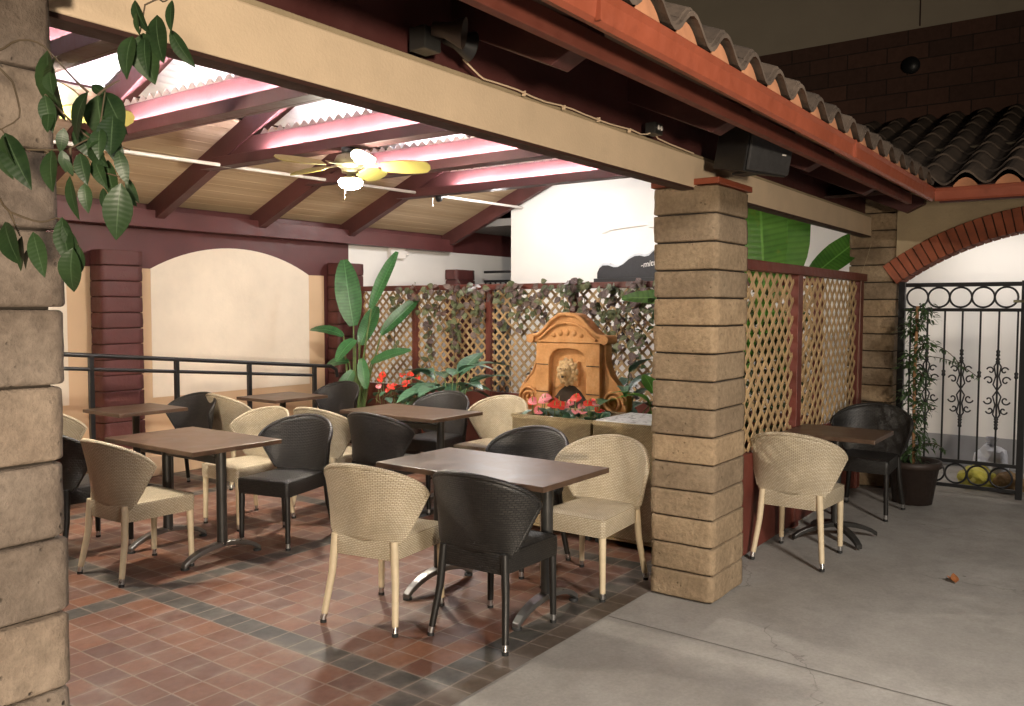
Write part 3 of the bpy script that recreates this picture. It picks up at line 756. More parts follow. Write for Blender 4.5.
m=MB(); m.box(-.05,.05,2.22-5,7.97-5,1.801,1.862); m.build('top_rail',M['fence'],t,bevel=.004)
for a,b in zip(PY[1:],PY[:-1]):
    m=MB(); lattice(m,a-5+.035,b-5-.035,.66,1.80,lambda u,v,d:(d-.007,u,v)); m.build('lattice_panel',M['lat'],t)
    m=MB(); m.box(-.02,.02,a-5+.035,b-5-.035,.02,.655)
    m.build('kick_board',M['fence'],t)
t=thing('lattice_fence',(4.77,2.0,0),'redwood framed lattice screen between the middle and far block pillars','fence')
PX=[.04,1.45,3.16]
for x in PX:
    m=MB(); m.box(x-.05,x+.05,-.04,.04,0,1.84); m.build('post',M['fence'],t,bevel=.004)
m=MB(); m.box(0,3.28,-.05,.05,1.841,1.905); m.build('top_rail',M['fence'],t,bevel=.004)
for a,b in zip(PX[:-1],PX[1:]):
    m=MB(); lattice(m,a+.05,b-.05,.67,1.84,lambda u,v,d:(u,d-.007,v),p=.132); m.build('lattice_panel',M['lat'],t)
    m=MB(); m.box(a+.05,b-.05,-.02,.02,.02,.665); m.build('kick_board',M['fence'],t)

# ------------------------------------------------------------------ handrail
t=thing('handrail',(0,7.5,0),'black steel double handrail running down the ramp by the arched wall','railing')
def rz_(x): return 1.195-(x-3.6)*.0885
m=MB(); m.tube([(1.5,0,rz_(1.5)),(6.72,0,rz_(6.72)),(6.80,0,rz_(6.8)-.03),(6.82,0,rz_(6.8)-.12)],.021,10); m.build('top_rail',M['iron'],t)
m=MB(); m.tube([(1.5,0,rz_(1.5)-.135),(6.45,0,rz_(6.45)-.11)],.017,8); m.build('lower_rail',M['iron'],t)
for x in (2.2,3.06,3.92,4.76,5.6,6.48):
    zb_=max(.012,.42-(x-1)*.0658)
    m=MB(); m.box(x-.02,x+.02,-.02,.02,zb_,rz_(x)-.005); m.build('post',M['iron'],t,bevel=.003)

# ------------------------------------------------------------------ ceiling fans
def fan(loc_,label,rot,zt):
    t=thing('ceiling_fan',loc_,label,'ceiling fan',group='ceiling fans of the patio')
    m=MB(); m.lathe([(.0,zt),(.075,zt),(.07,zt-.04),(.03,zt-.075),(.0,zt-.08)],(0,0,0),20); m.build('canopy',M['blackplastic'],t)
    m=MB(); m.tube([(0,0,zt-.07),(0,0,.13)],.012,8); m.build('downrod',M['blackplastic'],t)
    m=MB(); m.lathe([(.0,.16),(.05,.155),(.11,.13),(.13,.09),(.13,.06),(.09,.04),(.07,.02),(.07,-.005),(.0,-.006)],(0,0,0),24); m.build('motor',M['brass'],t)
    for k in range(5):
        a=rot+k*2*PI/5; R=Matrix.Rotation(a,4,'Z')@Matrix.Rotation(rad(-24),4,'X')
        m=MB()
        def fn(u,v):
            x=.25+.40*u; w=.06+.035*math.sin(PI*min(1,u*.9)); 
            if u>.9: w*=math.sqrt(max(0,1-((u-.9)/.1)**2*.85))
            return R@V((x,(v-.5)*2*w,.055+.0*u))
        m.grid(fn,14,6,False); b=m.build('blade',M['bladeyellow'],t,solid=.007)
        m=MB(); m.add([R@V(p) for p in ((.10,-.02,.06),(.22,-.035,.062),(.22,.035,.062),(.10,.02,.06),(.10,-.02,.066),(.22,-.035,.068),(.22,.035,.068),(.10,.02,.066))],[(3,2,1,0),(4,5,6,7),(0,1,5,4),(1,2,6,5),(2,3,7,6),(3,0,4,7)]); m.build('blade_iron',M['brass'],b)
    m=MB(); m.lathe([(.03,.0),(.03,-.04),(.085,-.046),(.09,-.056),(.0,-.058)],(0,0,0),20); m.build('light_kit',M['brass'],t)
    m=MB(); m.lathe([(.085,-.059),(.098,-.075),(.094,-.10),(.07,-.125),(.035,-.138),(.0,-.142)],(0,0,0),24); m.build('globe',M['globe'],t)
    m=MB(); 
    m.tube([(.03,.10,-.05),(.03,.102,-.21)],.0012,5)
    m.build('pull_chain',M['brass'],t)
    return t
fan((4.91,5.22,2.70),'lit ceiling fan with yellowish blades hanging from the middle tie beam',rad(-52),.195)
fan((2.31,5.22,2.70),'second lit ceiling fan almost hidden behind the foreground pillar',rad(-20),.195)

# ------------------------------------------------------------------ tables
def arched_foot(mb,L,w=.06,h=.085,th=.03):
    n=14
    def sec(t):
        x=(t-.5)*L; z=h*(1-(2*t-1)**2)**.8 if 0<t<1 else 0
        return x,z
    for i in range(n):
        (x0,z0),(x1,z1)=sec(i/n),sec((i+1)/n)
        w0=w*(.75+.25*math.sin(PI*i/n)); w1=w*(.75+.25*math.sin(PI*(i+1)/n))
        mb.add([(x0,-w0/2,z0),(x1,-w1/2,z1),(x1,w1/2,z1),(x0,w0/2,z0),(x0,-w0/2,z0+th),(x1,-w1/2,z1+th),(x1,w1/2,z1+th),(x0,w0/2,z0+th)],[(3,2,1,0),(4,5,6,7),(0,1,5,4),(2,3,7,6)]+([(3,0,4,7)] if i==0 else [])+([(1,2,6,5)] if i==n-1 else []),smooth=False)
def long_table(x0,x1,y0,y1,label,rz=0):
    cx,cy=(x0+x1)/2,(y0+y1)/2; hx=(x1-x0)/2; hy=(y1-y0)/2
    t=thing('dining_table',(cx,cy,0),label,'table',rz,'long patio tables')
    m=MB(); m.box(-hx,hx,-hy,hy,.718,.747); m.build('tabletop',M['top'],t,bevel=.004)
    m=MB(); m.box(-.02,.02,-hy+.2,hy-.2,.61,.655); m.build('stretcher',M['pole'],t,bevel=.003)
    for s in (-1,1):
        y=s*(hy-.19)
        m=MB(); m.tube([(0,y,.10),(0,y,.717)],.032,14); c=m.build('column',M['pole'],t)
        m=MB(); m.box(-.2,.2,y-.03,y+.03,.695,.7175); m.build('top_plate',M['iron'],c)
        m=MB(); arched_foot(m,.56); b=m.build('foot',M['chrome'],t,bevel=.006); b.location=(0,y,.004)
        m=MB()
        for sx in (-.265,.265): m.lathe([(.026,0),(.026,.012),(.0,.012)],(sx,0,-.004),10)
        m.build('glide',M['rubber'],b)
    return t
def small_table(x0,x1,y0,y1,label):
    cx,cy=(x0+x1)/2,(y0+y1)/2; hx=(x1-x0)/2; hy=(y1-y0)/2
    t=thing('bistro_table',(cx,cy,0),label,'table',0,'small square patio tables')
    m=MB(); m.box(-hx,hx,-hy,hy,.718,.747); m.build('tabletop',M['top'],t,bevel=.004)
    m=MB(); m.tube([(0,0,.08),(0,0,.717)],.03,14); c=m.build('column',M['pole'],t)
    m=MB(); m.box(-.18,.18,-.03,.03,.695,.7175); m.build('top_plate',M['iron'],c)
    for a in (45,135):
        m=MB(); arched_foot(m,.62,.055,.08 if a==45 else .079); b=m.build('foot',M['pole'],t,bevel=.005); b.location=(0,0,.004); b.rotation_euler=(0,0,rad(a))
    return t
long_table(2.91,3.56,4.44,5.42,'brown table nearest the foreground pillar, cream chair in front of its left edge')
long_table(3.34,3.97,2.25,3.37,'dark brown table nearest the middle pillar with four chairs drawn up')
long_table(4.87,5.49,4.30,5.33,'dark table in the middle of the tiles in front of the fountain')
small_table(3.61,4.22,6.49,7.06,'small dark table beside the handrail by the burgundy pilaster')
small_table(5.0,5.63,6.32,6.9,'small dark table below the lower end of the handrail')
small_table(5.82,6.36,1.34,1.96,'small dark table on the concrete in front of the lattice screen')

# ------------------------------------------------------------------ chairs
def bez(p,q,t): return p+(q-p)*t
def make_chair(kind):
    wm,lm=(M['wl'],M['legl']) if kind=='cream' else (M['wd'],M['legd'])
    t=thing('wicker_chair',(0,0,0),'chair','chair')
    # seat pad
    def sy(x): return .212-.03*(.25-x)/.47
    def seat(u,v):
        x=-.205+.455*u; y=(v-.5)*2*sy(x)
        e=min(1,min(u,1-u,v,1-v)/.09); return V((x,y,.446+.014*math.sin(min(1,e)*PI/2)))
    m=MB(); m.grid(seat,14,12,True,lambda u,v:(.45*u,.43*v)); m.build('seat',wm,t)
    # apron
    m=MB(); pts=[]; 
    c=[(-.205,-sy(-.205)),(.25,-sy(.25)),(.25,sy(.25)),(-.205,sy(-.205))]
    ring=[]
    for i in range(4):
        a=V(c[i]); b=V(c[(i+1)%4]); pv=V(c[i-1])
        r=.03; d1=(pv-a).normalized()*r; d2=(b-a).normalized()*r
        for k in range(4):
            f=k/3; ring.append((a+d1)*(1-f)**2+a*2*f*(1-f)+(a+d2)*f*f)
    n=len(ring); per=[0]
    for i in range(n): per.append(per[-1]+(ring[(i+1)%n]-ring[i]).length)
    vs=[];fs=[];uv=[]
    zs=(.352,.40,.442,.452)
    for k,z in enumerate(zs):
        s=(1.0,1.012,1.008,.985)[k]
        for p in ring: vs.append((p.x*s,p.y*s,z))
    for k in range(3):
        for i in range(n):
            j=(i+1)%n; fs.append((k*n+i,k*n+j,(k+1)*n+j,(k+1)*n+i)); uv.append([(per[i],zs[k]),(per[i+1],zs[k]),(per[i+1],zs[k+1]),(per[i],zs[k+1])])
    m.add(vs,fs,uv,True); m.add([(p.x*.99,p.y*.99,.356) for p in ring],[tuple(range(n-1,-1,-1))])
    m.build('seat_apron',wm,t)
    # back shell
    H0=.432
    TH=rad(72)
    def hts(U): return .245+.148*(1-abs(U)**1.9)
    def shell(u,v):
        U=2*u-1; th=U*TH
        z=v*hts(U); se=z/.40
        w=.203+.155*se**.95; d=.022+.245*se; cx=-.196-.085*se-.01*se*se
        return V((cx+d*(1-math.cos(th))/(1-math.cos(TH)),w*math.sin(th)/math.sin(TH),H0+z))
    def suv(u,v):
        U=2*u-1; return (U*.31,v*hts(U))
    m=MB(); m.grid(shell,30,14,True,suv); m.build('backrest',wm,t,solid=.02)
    rim=[shell(0,q/8) for q in range(1,9)]+[shell(q/36,1) for q in range(1,36)]+[shell(1,1-q/8) for q in range(0,8)]
    m=MB(); m.tube(rim,.0135,8); m.build('back_rim',wm,t)
    # legs
    for sx,s in ((1,1),(1,-1),(-1,1),(-1,-1)):
        if sx>0: top=V((.225,s*.188,.44)); ft=V((.228,s*.194,.045)); bend=None
        else: top=V((-.195,s*.178,.45)); ft=V((-.245,s*.215,.045))
        mid=(top+ft)/2+(V((.012,-s*.004,0)) if sx<0 else V((0,0,0)))
        m=MB(); m.tube([top,bez(top,mid,.5),mid,bez(mid,ft,.5),ft],[.0215,.0205,.019,.0175,.0165],10); l=m.build('leg',lm,t)
        dn=(ft-mid).normalized(); e=ft+dn*.030
        m=MB(); m.tube([ft,e],[.0158,.0148],10); m.build('foot_cap',M['cap'],l)
        m=MB(); m.tube([e,V((e.x,e.y,.0))],[.0155,.0165],10); m.build('foot_glide',M['rubber'],l)
    return t
protos={}
def chair(kind,x,y,deg,label,group):
    if kind not in protos: protos[kind]=o=make_chair(kind)
    else: o=copy_tree(protos[kind])
    o.location=(x,y,0); o.rotation_euler=(0,0,rad(deg)); tag(o,label,'chair',group)
GA='wicker chairs around the patio tables'
CH=[('cream',3.17,3.12,10,'cream wicker chair with its back to the camera, left of the nearest black chair'),
('black',3.34,2.53,3,'black wicker chair nearest the camera, tucked under the front table with its back turned'),
('cream',4.22,2.50,181,'cream wicker chair in front of the wicker planter, beside the middle pillar'),
('black',4.28,3.08,180,'black wicker chair behind the front table, left of the cream chair by the pillar'),
('cream',2.81,4.86,2,'cream wicker chair at the left edge of the brown table, nearest the foreground pillar'),
('black',2.83,5.58,3,'black wicker chair half hidden behind the rough foreground pillar'),
('black',3.80,4.70,192,'black wicker chair facing left at the right side of the brown table'),
('cream',3.95,5.33,181,'cream wicker chair behind the brown table, left of the black chair facing it'),
('black',4.28,6.72,184,'black wicker chair at the small table by the burgundy pilaster'),
('cream',4.80,6.55,-4,'cream wicker chair just right of the black chair at the handrail'),
('black',5.86,6.58,182,'black wicker chair in front of the tall leafy plant, by the handrail end'),
('cream',4.62,5.12,4,'cream wicker chair at the left edge of the middle table, back to the camera'),
('black',4.66,4.55,3,'black wicker chair with its back turned at the middle table'),
('black',5.72,5.04,186,'black wicker chair behind the middle table below the red flowers'),
('cream',5.72,4.40,182,'cream wicker chair between the middle table and the fountain'),
('cream',3.38,6.75,3,'cream wicker chair mostly hidden behind the black and cream chairs by the left pillar'),
('cream',5.51,1.715,0,'cream wicker chair on the concrete with its back to the middle pillar'),
('black',7.03,1.67,180,'black wicker chair on the concrete next to the potted vine')]
for c in CH: chair(*c,GA)

# ------------------------------------------------------------------ fountain
FXX=6.3; FY=3.955
t=thing('wall_fountain',(FXX,FY,0),'terracotta coloured cast stone wall fountain with a lion mask spout','fountain')
def half(pts): return pts+[(-u,v) for u,v in pts[::-1]]
def fx(u,v,d): return (d,-u,v)
pr=[(.53,.0),(.53,.70),(.55,.72),(.56,.78),(.55,.86),(.515,.92),(.465,.95),(.415,1.01),(.38,1.08),(.36,1.14),(.355,1.30)]
back=half(pr)
m=MB(); m.prism(back,fx,-.02,.08); m.build('back_slab',M['fount'],t,bevel=.012)
# niche surround: raised outer face with arched opening
niche=[(.19,.72),(.19,1.12),(.18,1.17),(.15,1.215),(.10,1.24),(.0,1.25)]
outer=[(.36,.72),(.36,1.30),(.0,1.30)]
m=MB()
R_=[( .36,.62),(.36,1.298)]; 
poly=[(.325,.60),(.325,1.298),(-.325,1.298),(-.325,.60),(-.19,.60)]+[(-a,b) for a,b in niche]+niche[::-1][1:]+[(.19,.60)]
m.prism(poly[::-1],fx,-.075,-.0205); m.build('niche_surround',M['fount'],t,bevel=.008)
# pediment
m=MB()
ped=[(.37,1.30),(.385,1.32),(.38,1.355),(.34,1.362),(.29,1.375),(.235,1.42),(.165,1.495),(.10,1.54),(.05,1.553),(0,1.555)]
m.prism(half(ped)[::-1],fx,-.075,.08); m.build('pediment',M['fount'],t,bevel=.012)
m=MB(); A=half([(.29,1.325),(.24,1.36),(.17,1.42),(.09,1.462),(0,1.472)]); m.tube([(-.085,-u,v) for u,v in A],.013,8); m.build('inner_moulding',M['fount'],t)
m=MB(); A2=half([(.36,1.352),(.29,1.368),(.23,1.415),(.155,1.492),(.08,1.538),(0,1.545)]); m.tube([(-.083,-u,v) for u,v in A2],.018,8); m.build('outer_moulding',M['fount'],t)
for q in (-1,1):
    m=MB(); m.tube([(-.10,q*.375,1.33),(.06,q*.375,1.33)],.04,14); m.build('shoulder_roll',M['fount'],t)
m=MB(); m.box(-.085,-.0755,-.34,.34,1.302,1.318); m.build('cornice_fillet',M['fount'],t)
m=MB()
for k in range(-2,3): m.ell((-.074,k*.07,1.358+.03*math.cos(k*.7)),(.016,.024,.018+.012*math.cos(k*.7)),14,10)
m.build('fan_relief',M['fount'],t)
# scroll volutes
for s in (-1,1):
    m=MB(); pts=[]
    for q in range(40):
        a=q*.36; r=.10*(1-q/44); pts.append((-.03,s*(.43)+r*math.cos(a)*s,.80+r*math.sin(a)))
    m.tube(pts,.014,6)
    m.build('volute',M['fount'],t)
    m=MB(); m.tube([(-.022,s*.345,1.29),(-.022,s*.35,1.14),(-.022,s*.40,1.02),(-.022,s*.49,.93)],.009,6); m.build('side_moulding',M['fount'],t)
m=MB()
for z in (.86,1.10): 
    for s in (-1,1): m.box(-.079,-.0752,s*.195 if s>0 else -.32,.32 if s>0 else -.195,z,z+.008)
m.build('block_joint',M['mortar'],t)
# lion mask
h=MB(); h.box(-.06,-.0205,-.10,.10,.93,1.14); lp=h.build('mask_plaque',M['fount'],t,bevel=.008)
m=MB(); m.ell((-.085,0,1.055),(.05,.062,.07),16,12)
for k in range(16):
    a=k*2*PI/16; m.ell((-.075,.068*math.sin(a),1.05+.078*math.cos(a)),(.028,.026,.03),8,6)
for k in range(11):
    a=k*2*PI/11+.2; m.ell((-.065,.09*math.sin(a),1.045+.098*math.cos(a)),(.02,.024,.03),8,6)
m.ell((-.13,0,1.035),(.035,.03,.026),12,8); m.ell((-.125,0,.998),(.026,.024,.016),10,6)
m.ell((-.135,0,1.06),(.018,.012,.024),8,6)
for s in (-1,1): m.ell((-.122,s*.026,1.077),(.016,.015,.010),8,6); m.ell((-.08,s*.058,1.115),(.018,.018,.02),8,6)
m.build('lion_mask',paint('ochre_stone_mask',(.42,.29,.15),.85,.4,26,.5),lp)
m=MB(); m.ell((-.148,0,1.008),(.008,.015,.010),8,6)
for s in (-1,1): m.ell((-.137,s*.026,1.077),(.004,.007,.005),8,6)
m.build('mouth',M['soil'],lp)
m=MB(); m.prism(half([(.18,.70),(.17,.80),(.11,.875),(.05,.92),(0,.93)])[::-1],fx,-.024,-.0203); m.build('water_stain',M['soil'],t)
# basin
m=MB(); m.box(-.30,.08,-.50,.50,.0,.66) ; m.build('basin',M['fount'],t,bevel=.015)

# ------------------------------------------------------------------ wicker planters
def planter(y0,y1,label,top):
    t=thing('wicker_planter',(5.0,(y0+y1)/2,0),label,'planter'); h=(y1-y0)/2-.004
    m=MB(); m.box(-.02,.0,-h,h,.06,.815); m.box(.50,.52,-h,h,.06,.815); m.box(-.0,.50,-h,-h+.02,.06,.815); m.box(0,.50,h-.02,h,.06,.815); m.box(-.02,.52,-h,h,.04,.0595); m.build('side_weave',M['wp'],t,bevel=.008)
    m=MB(); m.tube([(-.012,-h,.822),(-.012,h,.822),(.51,h,.822),(.51,-h,.822)],.014,8,closed=True); m.build('rim',M['wp'],t)
    for a in (0,.46):
        for b in (-h+.03,h-.03): MB().box(a,a+.03,b-.015,b+.015,0,.04).build('foot',M['rubber'],t)
    if top: m=MB(); m.box(.004,.50,-h+.01,h-.01,.812,.842); m.build('stone_top',M['marble'],t,bevel=.004)
    else: m=MB(); m.box(.001,.499,-h+.0205,h-.0205,.66,.74); m.build('soil_fill',M['soil'],t)
    return t
planter(2.968,3.64,'honey wicker planter box filled with anthuriums below the fountain',False)
planter(2.22,2.96,'honey wicker box with a pale grey stone top beside the middle pillar',True)

# ------------------------------------------------------------------ plants
def rnd(a,b): return random.uniform(a,b)
def lilyish(loc_,label,name,n,L,W,spread,mat,cat='plant',pot=None,z0=.0,seed=1,stemh=.3):
    random.seed(seed)
    t=thing(name,loc_,label,cat)
    m=MB(); ms=MB()
    for k in range(n):
        a=k*2.4+rnd(-.3,.3); el=rnd(.35,1.15); l=L*rnd(.75,1.1)
        hd=V((math.cos(a),math.sin(a),0)); base=V((0,0,z0))+hd*.03
        top=base+hd*spread*rnd(.3,1)*math.cos(el)+V((0,0,stemh*rnd(.6,1.3)))
        ms.tube([base,(base+top)/2+V((0,0,.03)),top],.005,5)
        d=hd*math.cos(el*.9)+V((0,0,math.sin(el*.9)))
        m.leaf(top,d,V((0,0,1))-d*.3+hd*-.2,l,W*rnd(.8,1.15),bend=rnd(.35,.9),fold=.2)
    m.build('leaves',mat,t); ms.build('stems',M['stem'],t)
    if pot:
        r,h=pot; p=MB(); p.lathe([(0,0),(r*.75,0),(r,h),(r*1.05,h),(r*1.05,h+.02),(r*.95,h+.02),(r*.93,h-.02),(0,h-.025)],(0,0,0),20); p.build('pot',M['pot'],t)
    return t
# bird of paradise: explicit leaves
t=thing('bird_of_paradise',(7.12,7.45,0),'tall bird of paradise plant with big paddle leaves in the wall corner','plant')
p=MB(); p.lathe([(0,0),(.16,0),(.2,.34),(.215,.34),(.215,.37),(.19,.37),(.185,.33),(0,.33)],(0,0,0),22); p.build('pot',M['pot'],t)
m=MB(); ms=MB()
pad=lambda tt:(math.sin(PI*min(1,(tt*.93+.04)))**.55)
# right-vector (screen right) ~ (.59,-.81), toward camera (-.81,-.59)
SR=V((.59,-.808,0)); TC=V((-.808,-.59,0)); UP=V((0,0,1))
def bop(off,z,dirn,L,W,face,bend=.2,fold=.12):
    b=V((rnd(-.05,.05),rnd(-.05,.05),.33)); e=SR*off[0]+TC*off[1]+V((0,0,z))
    ms.tube([b,b.lerp(e,.5)+SR*(-.02),e],[.016,.013,.009],6)
    m.leaf(e,dirn,face,L,W,bend,fold,9,prof=pad,wav=.05)
random.seed(3)
bop((-.06,.0),1.38,UP*1-SR*.16,.80,.31,TC+UP*.1,.12)
bop((.16,.06),1.58,UP*1+SR*.40,.74,.17,TC-SR*.5,.1,.35)
bop((.27,.02),1.28,UP*.75+SR*.7,.62,.17,TC-SR*.2+UP*.3,.15,.3)
bop((-.16,.1),1.26,-SR*.85+UP*.5,.42,.15,UP*.8+TC*.6,.5,.2)
bop((-.02,.12),1.22,-SR*.3-UP*.15+TC*.6,.34,.16,UP*.6+TC*.6,.6,.2)
bop((.16,.1),.94,SR*.85+UP*.5,.48,.15,UP*.7+TC*.6,.3,.25)
bop((-.1,.1),.96,-SR*.7+UP*.1,.32,.13,UP*.6+TC*.7,.6,.2)
bop((-.05,.12),.86,-SR*.2-UP*.35+TC*.2,.36,.16,TC+UP*.2,.3,.1)
bop((.05,.1),1.0,SR*.1-UP*.5+TC*.3,.36,.14,TC+UP*.2,.3,.15)
bop((.0,-.1),1.15,SR*.3+UP*.9-TC*.3,.55,.2,TC+UP*.2,.2,.15)
for k in range(7):
    a=rnd(0,6.28); b=V((rnd(-.07,.07),rnd(-.07,.07),.33)); e=b+V((rnd(-.14,.14),rnd(-.14,.14),rnd(.5,.9))); ms.tube([b,b.lerp(e,.5),e],[.015,.012,.008],6)
m.build('leaves',M['leaf'],t); ms.build('stalks',M['stem'],t)

lilyish((6.55,5.55,0),'broad leaved peace lily in a dark pot left of the fountain','peace_lily',20,.44,.20,.28,M['lily'],pot=(.17,.42),z0=.4,seed=5,stemh=.45)
lilyish((6.55,3.62,0),'arching blue green leafed plant right of the fountain','leafy_plant',16,.44,.13,.3,M['lily'],pot=(.16,.42),z0=.4,seed=9,stemh=.5)
lilyish((6.25,3.12,0),'bright green paddle leafed plant beside the middle pillar','canna_plant',8,.36,.15,.06,M['banana'],pot=(.16,.42),z0=.4,seed=12,stemh=.4)

# anthuriums
def anth(loc_,label,n,seed,rx,ry,cols,h=(.12,.24)):
    random.seed(seed)
    t=thing('anthurium',loc_,label,'flower')
    lf=MB(); st=MB(); 
    for k in range(n*2):
        b=V((rnd(-rx,rx),rnd(-ry,ry),0)); e=b+V((rnd(-.05,.05),rnd(-.05,.05),rnd(.04,.14))); st.tube([b,e],.003,4)
        a=rnd(0,6.28); lf.leaf(e,V((math.cos(a),math.sin(a),-.15)),UP,rnd(.08,.13),rnd(.06,.09),.4,.1,5)
    for k in range(n):
        b=V((rnd(-rx,rx),rnd(-ry,ry),0)); e=b+V((rnd(-.03,.03),rnd(-.03,.03),rnd(*h))); st.tube([b,e],.003,4)
        red=rnd(0,1)<cols; q=MB(); a=rnd(2.2,5.2); d=V((math.cos(a),math.sin(a),rnd(-.4,.3)))
        q.leaf(e-d*.03,d,UP+TC*1.0,rnd(.055,.09),rnd(.05,.082),.3,.15,6,prof=lambda x:math.sin(PI*min(1,x*.8+.2))**.6)
        fo=q.build('flower',M['red'] if red else M['pink'],t); sp=MB(); sp.tube([e,e+UP*.03+TC*.025],[.005,.003],6); sp.build('spadix',M['bladeyellow'],fo)
    lf.build('leaves',M['lily'],t); st.build('stems',M['stem'],t);
    return t
anth((5.22,3.28,.74),'red and pink anthuriums growing out of the wicker planter',20,4,.17,.25,.55,(.10,.23))
t=anth((6.35,6.0,.62),'pinkish red anthuriums left of the peace lily behind the black chair',17,8,.16,.28,.8,(.1,.3))
p=MB(); p.lathe([(0,-.62),(.16,-.62),(.2,-.02),(.0,-.01)],(0,0,0),18); p.build('pot',M['pot'],t)

# banana plant behind the lattice screen
t=thing('banana_plant',(7.3,2.85,0),'banana plant with broad bright leaves rising behind the lattice screen','plant')
m=MB(); ms=MB(); st2=MB()
st2.tube([(0,0,0),(.02,0,.8),(0,.02,1.45)],[.085,.07,.05],12)
def ban(e,d,L,W,face,bend=.15,fold=.1):
    e=V(e)-V((7.3,2.85,0)); ms.tube([(0,0,1.3),(V((0,0,1.45))+e)/2+V((0,0,.05)),e],[.03,.024,.015],7); m.leaf(e,d,face,L,W,bend,fold,10,prof=pad,wav=.04)
ban((7.86,2.70,1.72),V((.02,-.03,1)),1.2,.56,TC+UP*.1,.05,.08)
ban((7.42,2.66,1.74),V((-.04,.05,1)),1.1,.44,TC-SR*.3,.08,.15)
ban((7.86,2.42,1.86),SR*.75+UP*.62,.72,.25,TC*.8+UP*.5,.1,.2)
ban((7.0,2.9,1.5),V((-.6,.6,.6)),.8,.32,V((-.3,-.6,1)),.5)
ban((7.1,2.5,1.2),V((-.3,-.15,.8)),.55,.24,V((-.5,-1,.3)),.3)
ban((7.45,2.5,1.0),V((.1,-.1,.7)),.6,.24,V((-.5,-1,.3)),.3)
ban((6.9,2.6,1.1),V((-.4,-.1,.8)),.6,.24,V((-.5,-1,.3)),.3)
m.build('leaves',M['banana'],t); ms.build('leaf_stalks',M['stem'],t); st2.build('trunk',M['stem'],t)

# shrubs behind fence
def bush(loc_,r,n,label,mat,seed,lw=(.07,.05),name='shrub'):
    random.seed(seed); t=thing(name,loc_,label,'shrub'); m=MB(); s=MB()
    cl=[V((rnd(-1,1)*r[0],rnd(-1,1)*r[1],rnd(.1,1)*r[2])) for _ in range(14)]
    for c in cl: s.tube([(0,0,0),(c*.5).to_tuple(),c],[.014,.009,.004],5)
    for k in range(n):
        c=random.choice(cl); g=V((random.gauss(0,.1),random.gauss(0,.1),random.gauss(0,.1))); p=c+g
        if p.z<.02: continue
        d=V((rnd(-1,1),rnd(-1,1),rnd(-.6,.8))); m.leaf(p,d,V((rnd(-1,1),rnd(-1,1),1)),lw[0]*rnd(.6,1.3),lw[1]*rnd(.7,1.2),.4,.2,3)
    m.build('foliage',mat,t); s.build('stems',M['twig'],t)
bush((8.1,4.9,0),(.2,.6,1.6),420,'dark purple green shrub directly behind the lattice left of the fountain',M['purple'],21)
bush((8.1,3.2,0),(.2,.5,1.6),420,'dark shrub behind the lattice fence right of the fountain',M['shrub'],22)
bush((7.1,2.55,0),(.25,.22,1.75),900,'leafy green shrub close behind the lattice screen near the far pillar',M['shrub'],23)
bush((5.55,2.5,0),(.25,.2,1.5),700,'green shrub behind the lattice screen next to the middle pillar',M['vine'],24)

# creeper over the lattice fence (patchy, dense along the top)
random.seed(33)
t=thing('creeper',(FX-.06,4.6,1.84),'purplish green creeper trailing over the lattice fence behind the fountain','creeper')
m1=MB(); m2=MB(); s=MB()
for k in range(24):
    y=2.5-k*.17+rnd(-.05,.05); 
    if y<-2.1: continue
    L=rnd(.2,1.0); pts=[]; x=0
    yy=y
    for q in range(9):
        yy+=rnd(-.06,.06); pts.append(V((rnd(-.05,.0),yy,.0-L*q/8)))
    s.tube(pts,.004,4)
    dens=int(L*46)
    for q in range(dens):
        f=rnd(0,1)**1.3; i=min(7,int(f*8)); p=pts[i].lerp(pts[i+1],f*8-i)+V((rnd(-.05,.01),rnd(-.07,.07),rnd(-.06,.06)))
        if p.z>.03: p.z=.0
        d=V((rnd(-.8,.1),rnd(-1,1),rnd(-1,.5))); mm=m1 if rnd(0,1)<.55 else m2
        mm.leaf(p,d,V((-1,rnd(-.6,.6),rnd(-.2,.8))),rnd(.06,.11),rnd(.055,.085),.4,.15,4)
m1.build('green_leaves',M['creeper'],t); m2.build('purple_leaves',M['purple'],t); s.build('stems',M['twig'],t)

# potted climber by gate
t=thing('potted_vine',(7.62,1.45,0),'slender leafy vine on a stake in a dark pot beside the gate','potted plant')
p=MB(); p.lathe([(0,0),(.15,0),(.195,.30),(.215,.30),(.215,.35),(.19,.35),(.185,.31),(0,.31)],(0,0,0),24); p.build('pot',M['pot'],t)
p=MB(); p.tube([(0,0,.3),(.0,.01,1.0),(0,0,1.62)],.013,8); p.build('stake',paint('bamboo_stake',(.33,.17,.07),.6),t)
random.seed(41); m=MB(); s=MB()
pts=[V((.05*math.cos(q*.8),.055*math.sin(q*.8),.32+q*.033)) for q in range(40)]; s.tube(pts,.005,5)
for k in range(1300):
    q=pts[random.randrange(40)]; a=rnd(0,6.28); r=rnd(.0,.10); p=q+V((r*math.cos(a),r*math.sin(a),rnd(-.04,.04)))
    d=V((math.cos(a),math.sin(a),rnd(-.9,.6))); m.leaf(p,d,UP+V((rnd(-.5,.5),rnd(-.5,.5),0)),rnd(.035,.065),rnd(.014,.026),.4,.1,3)
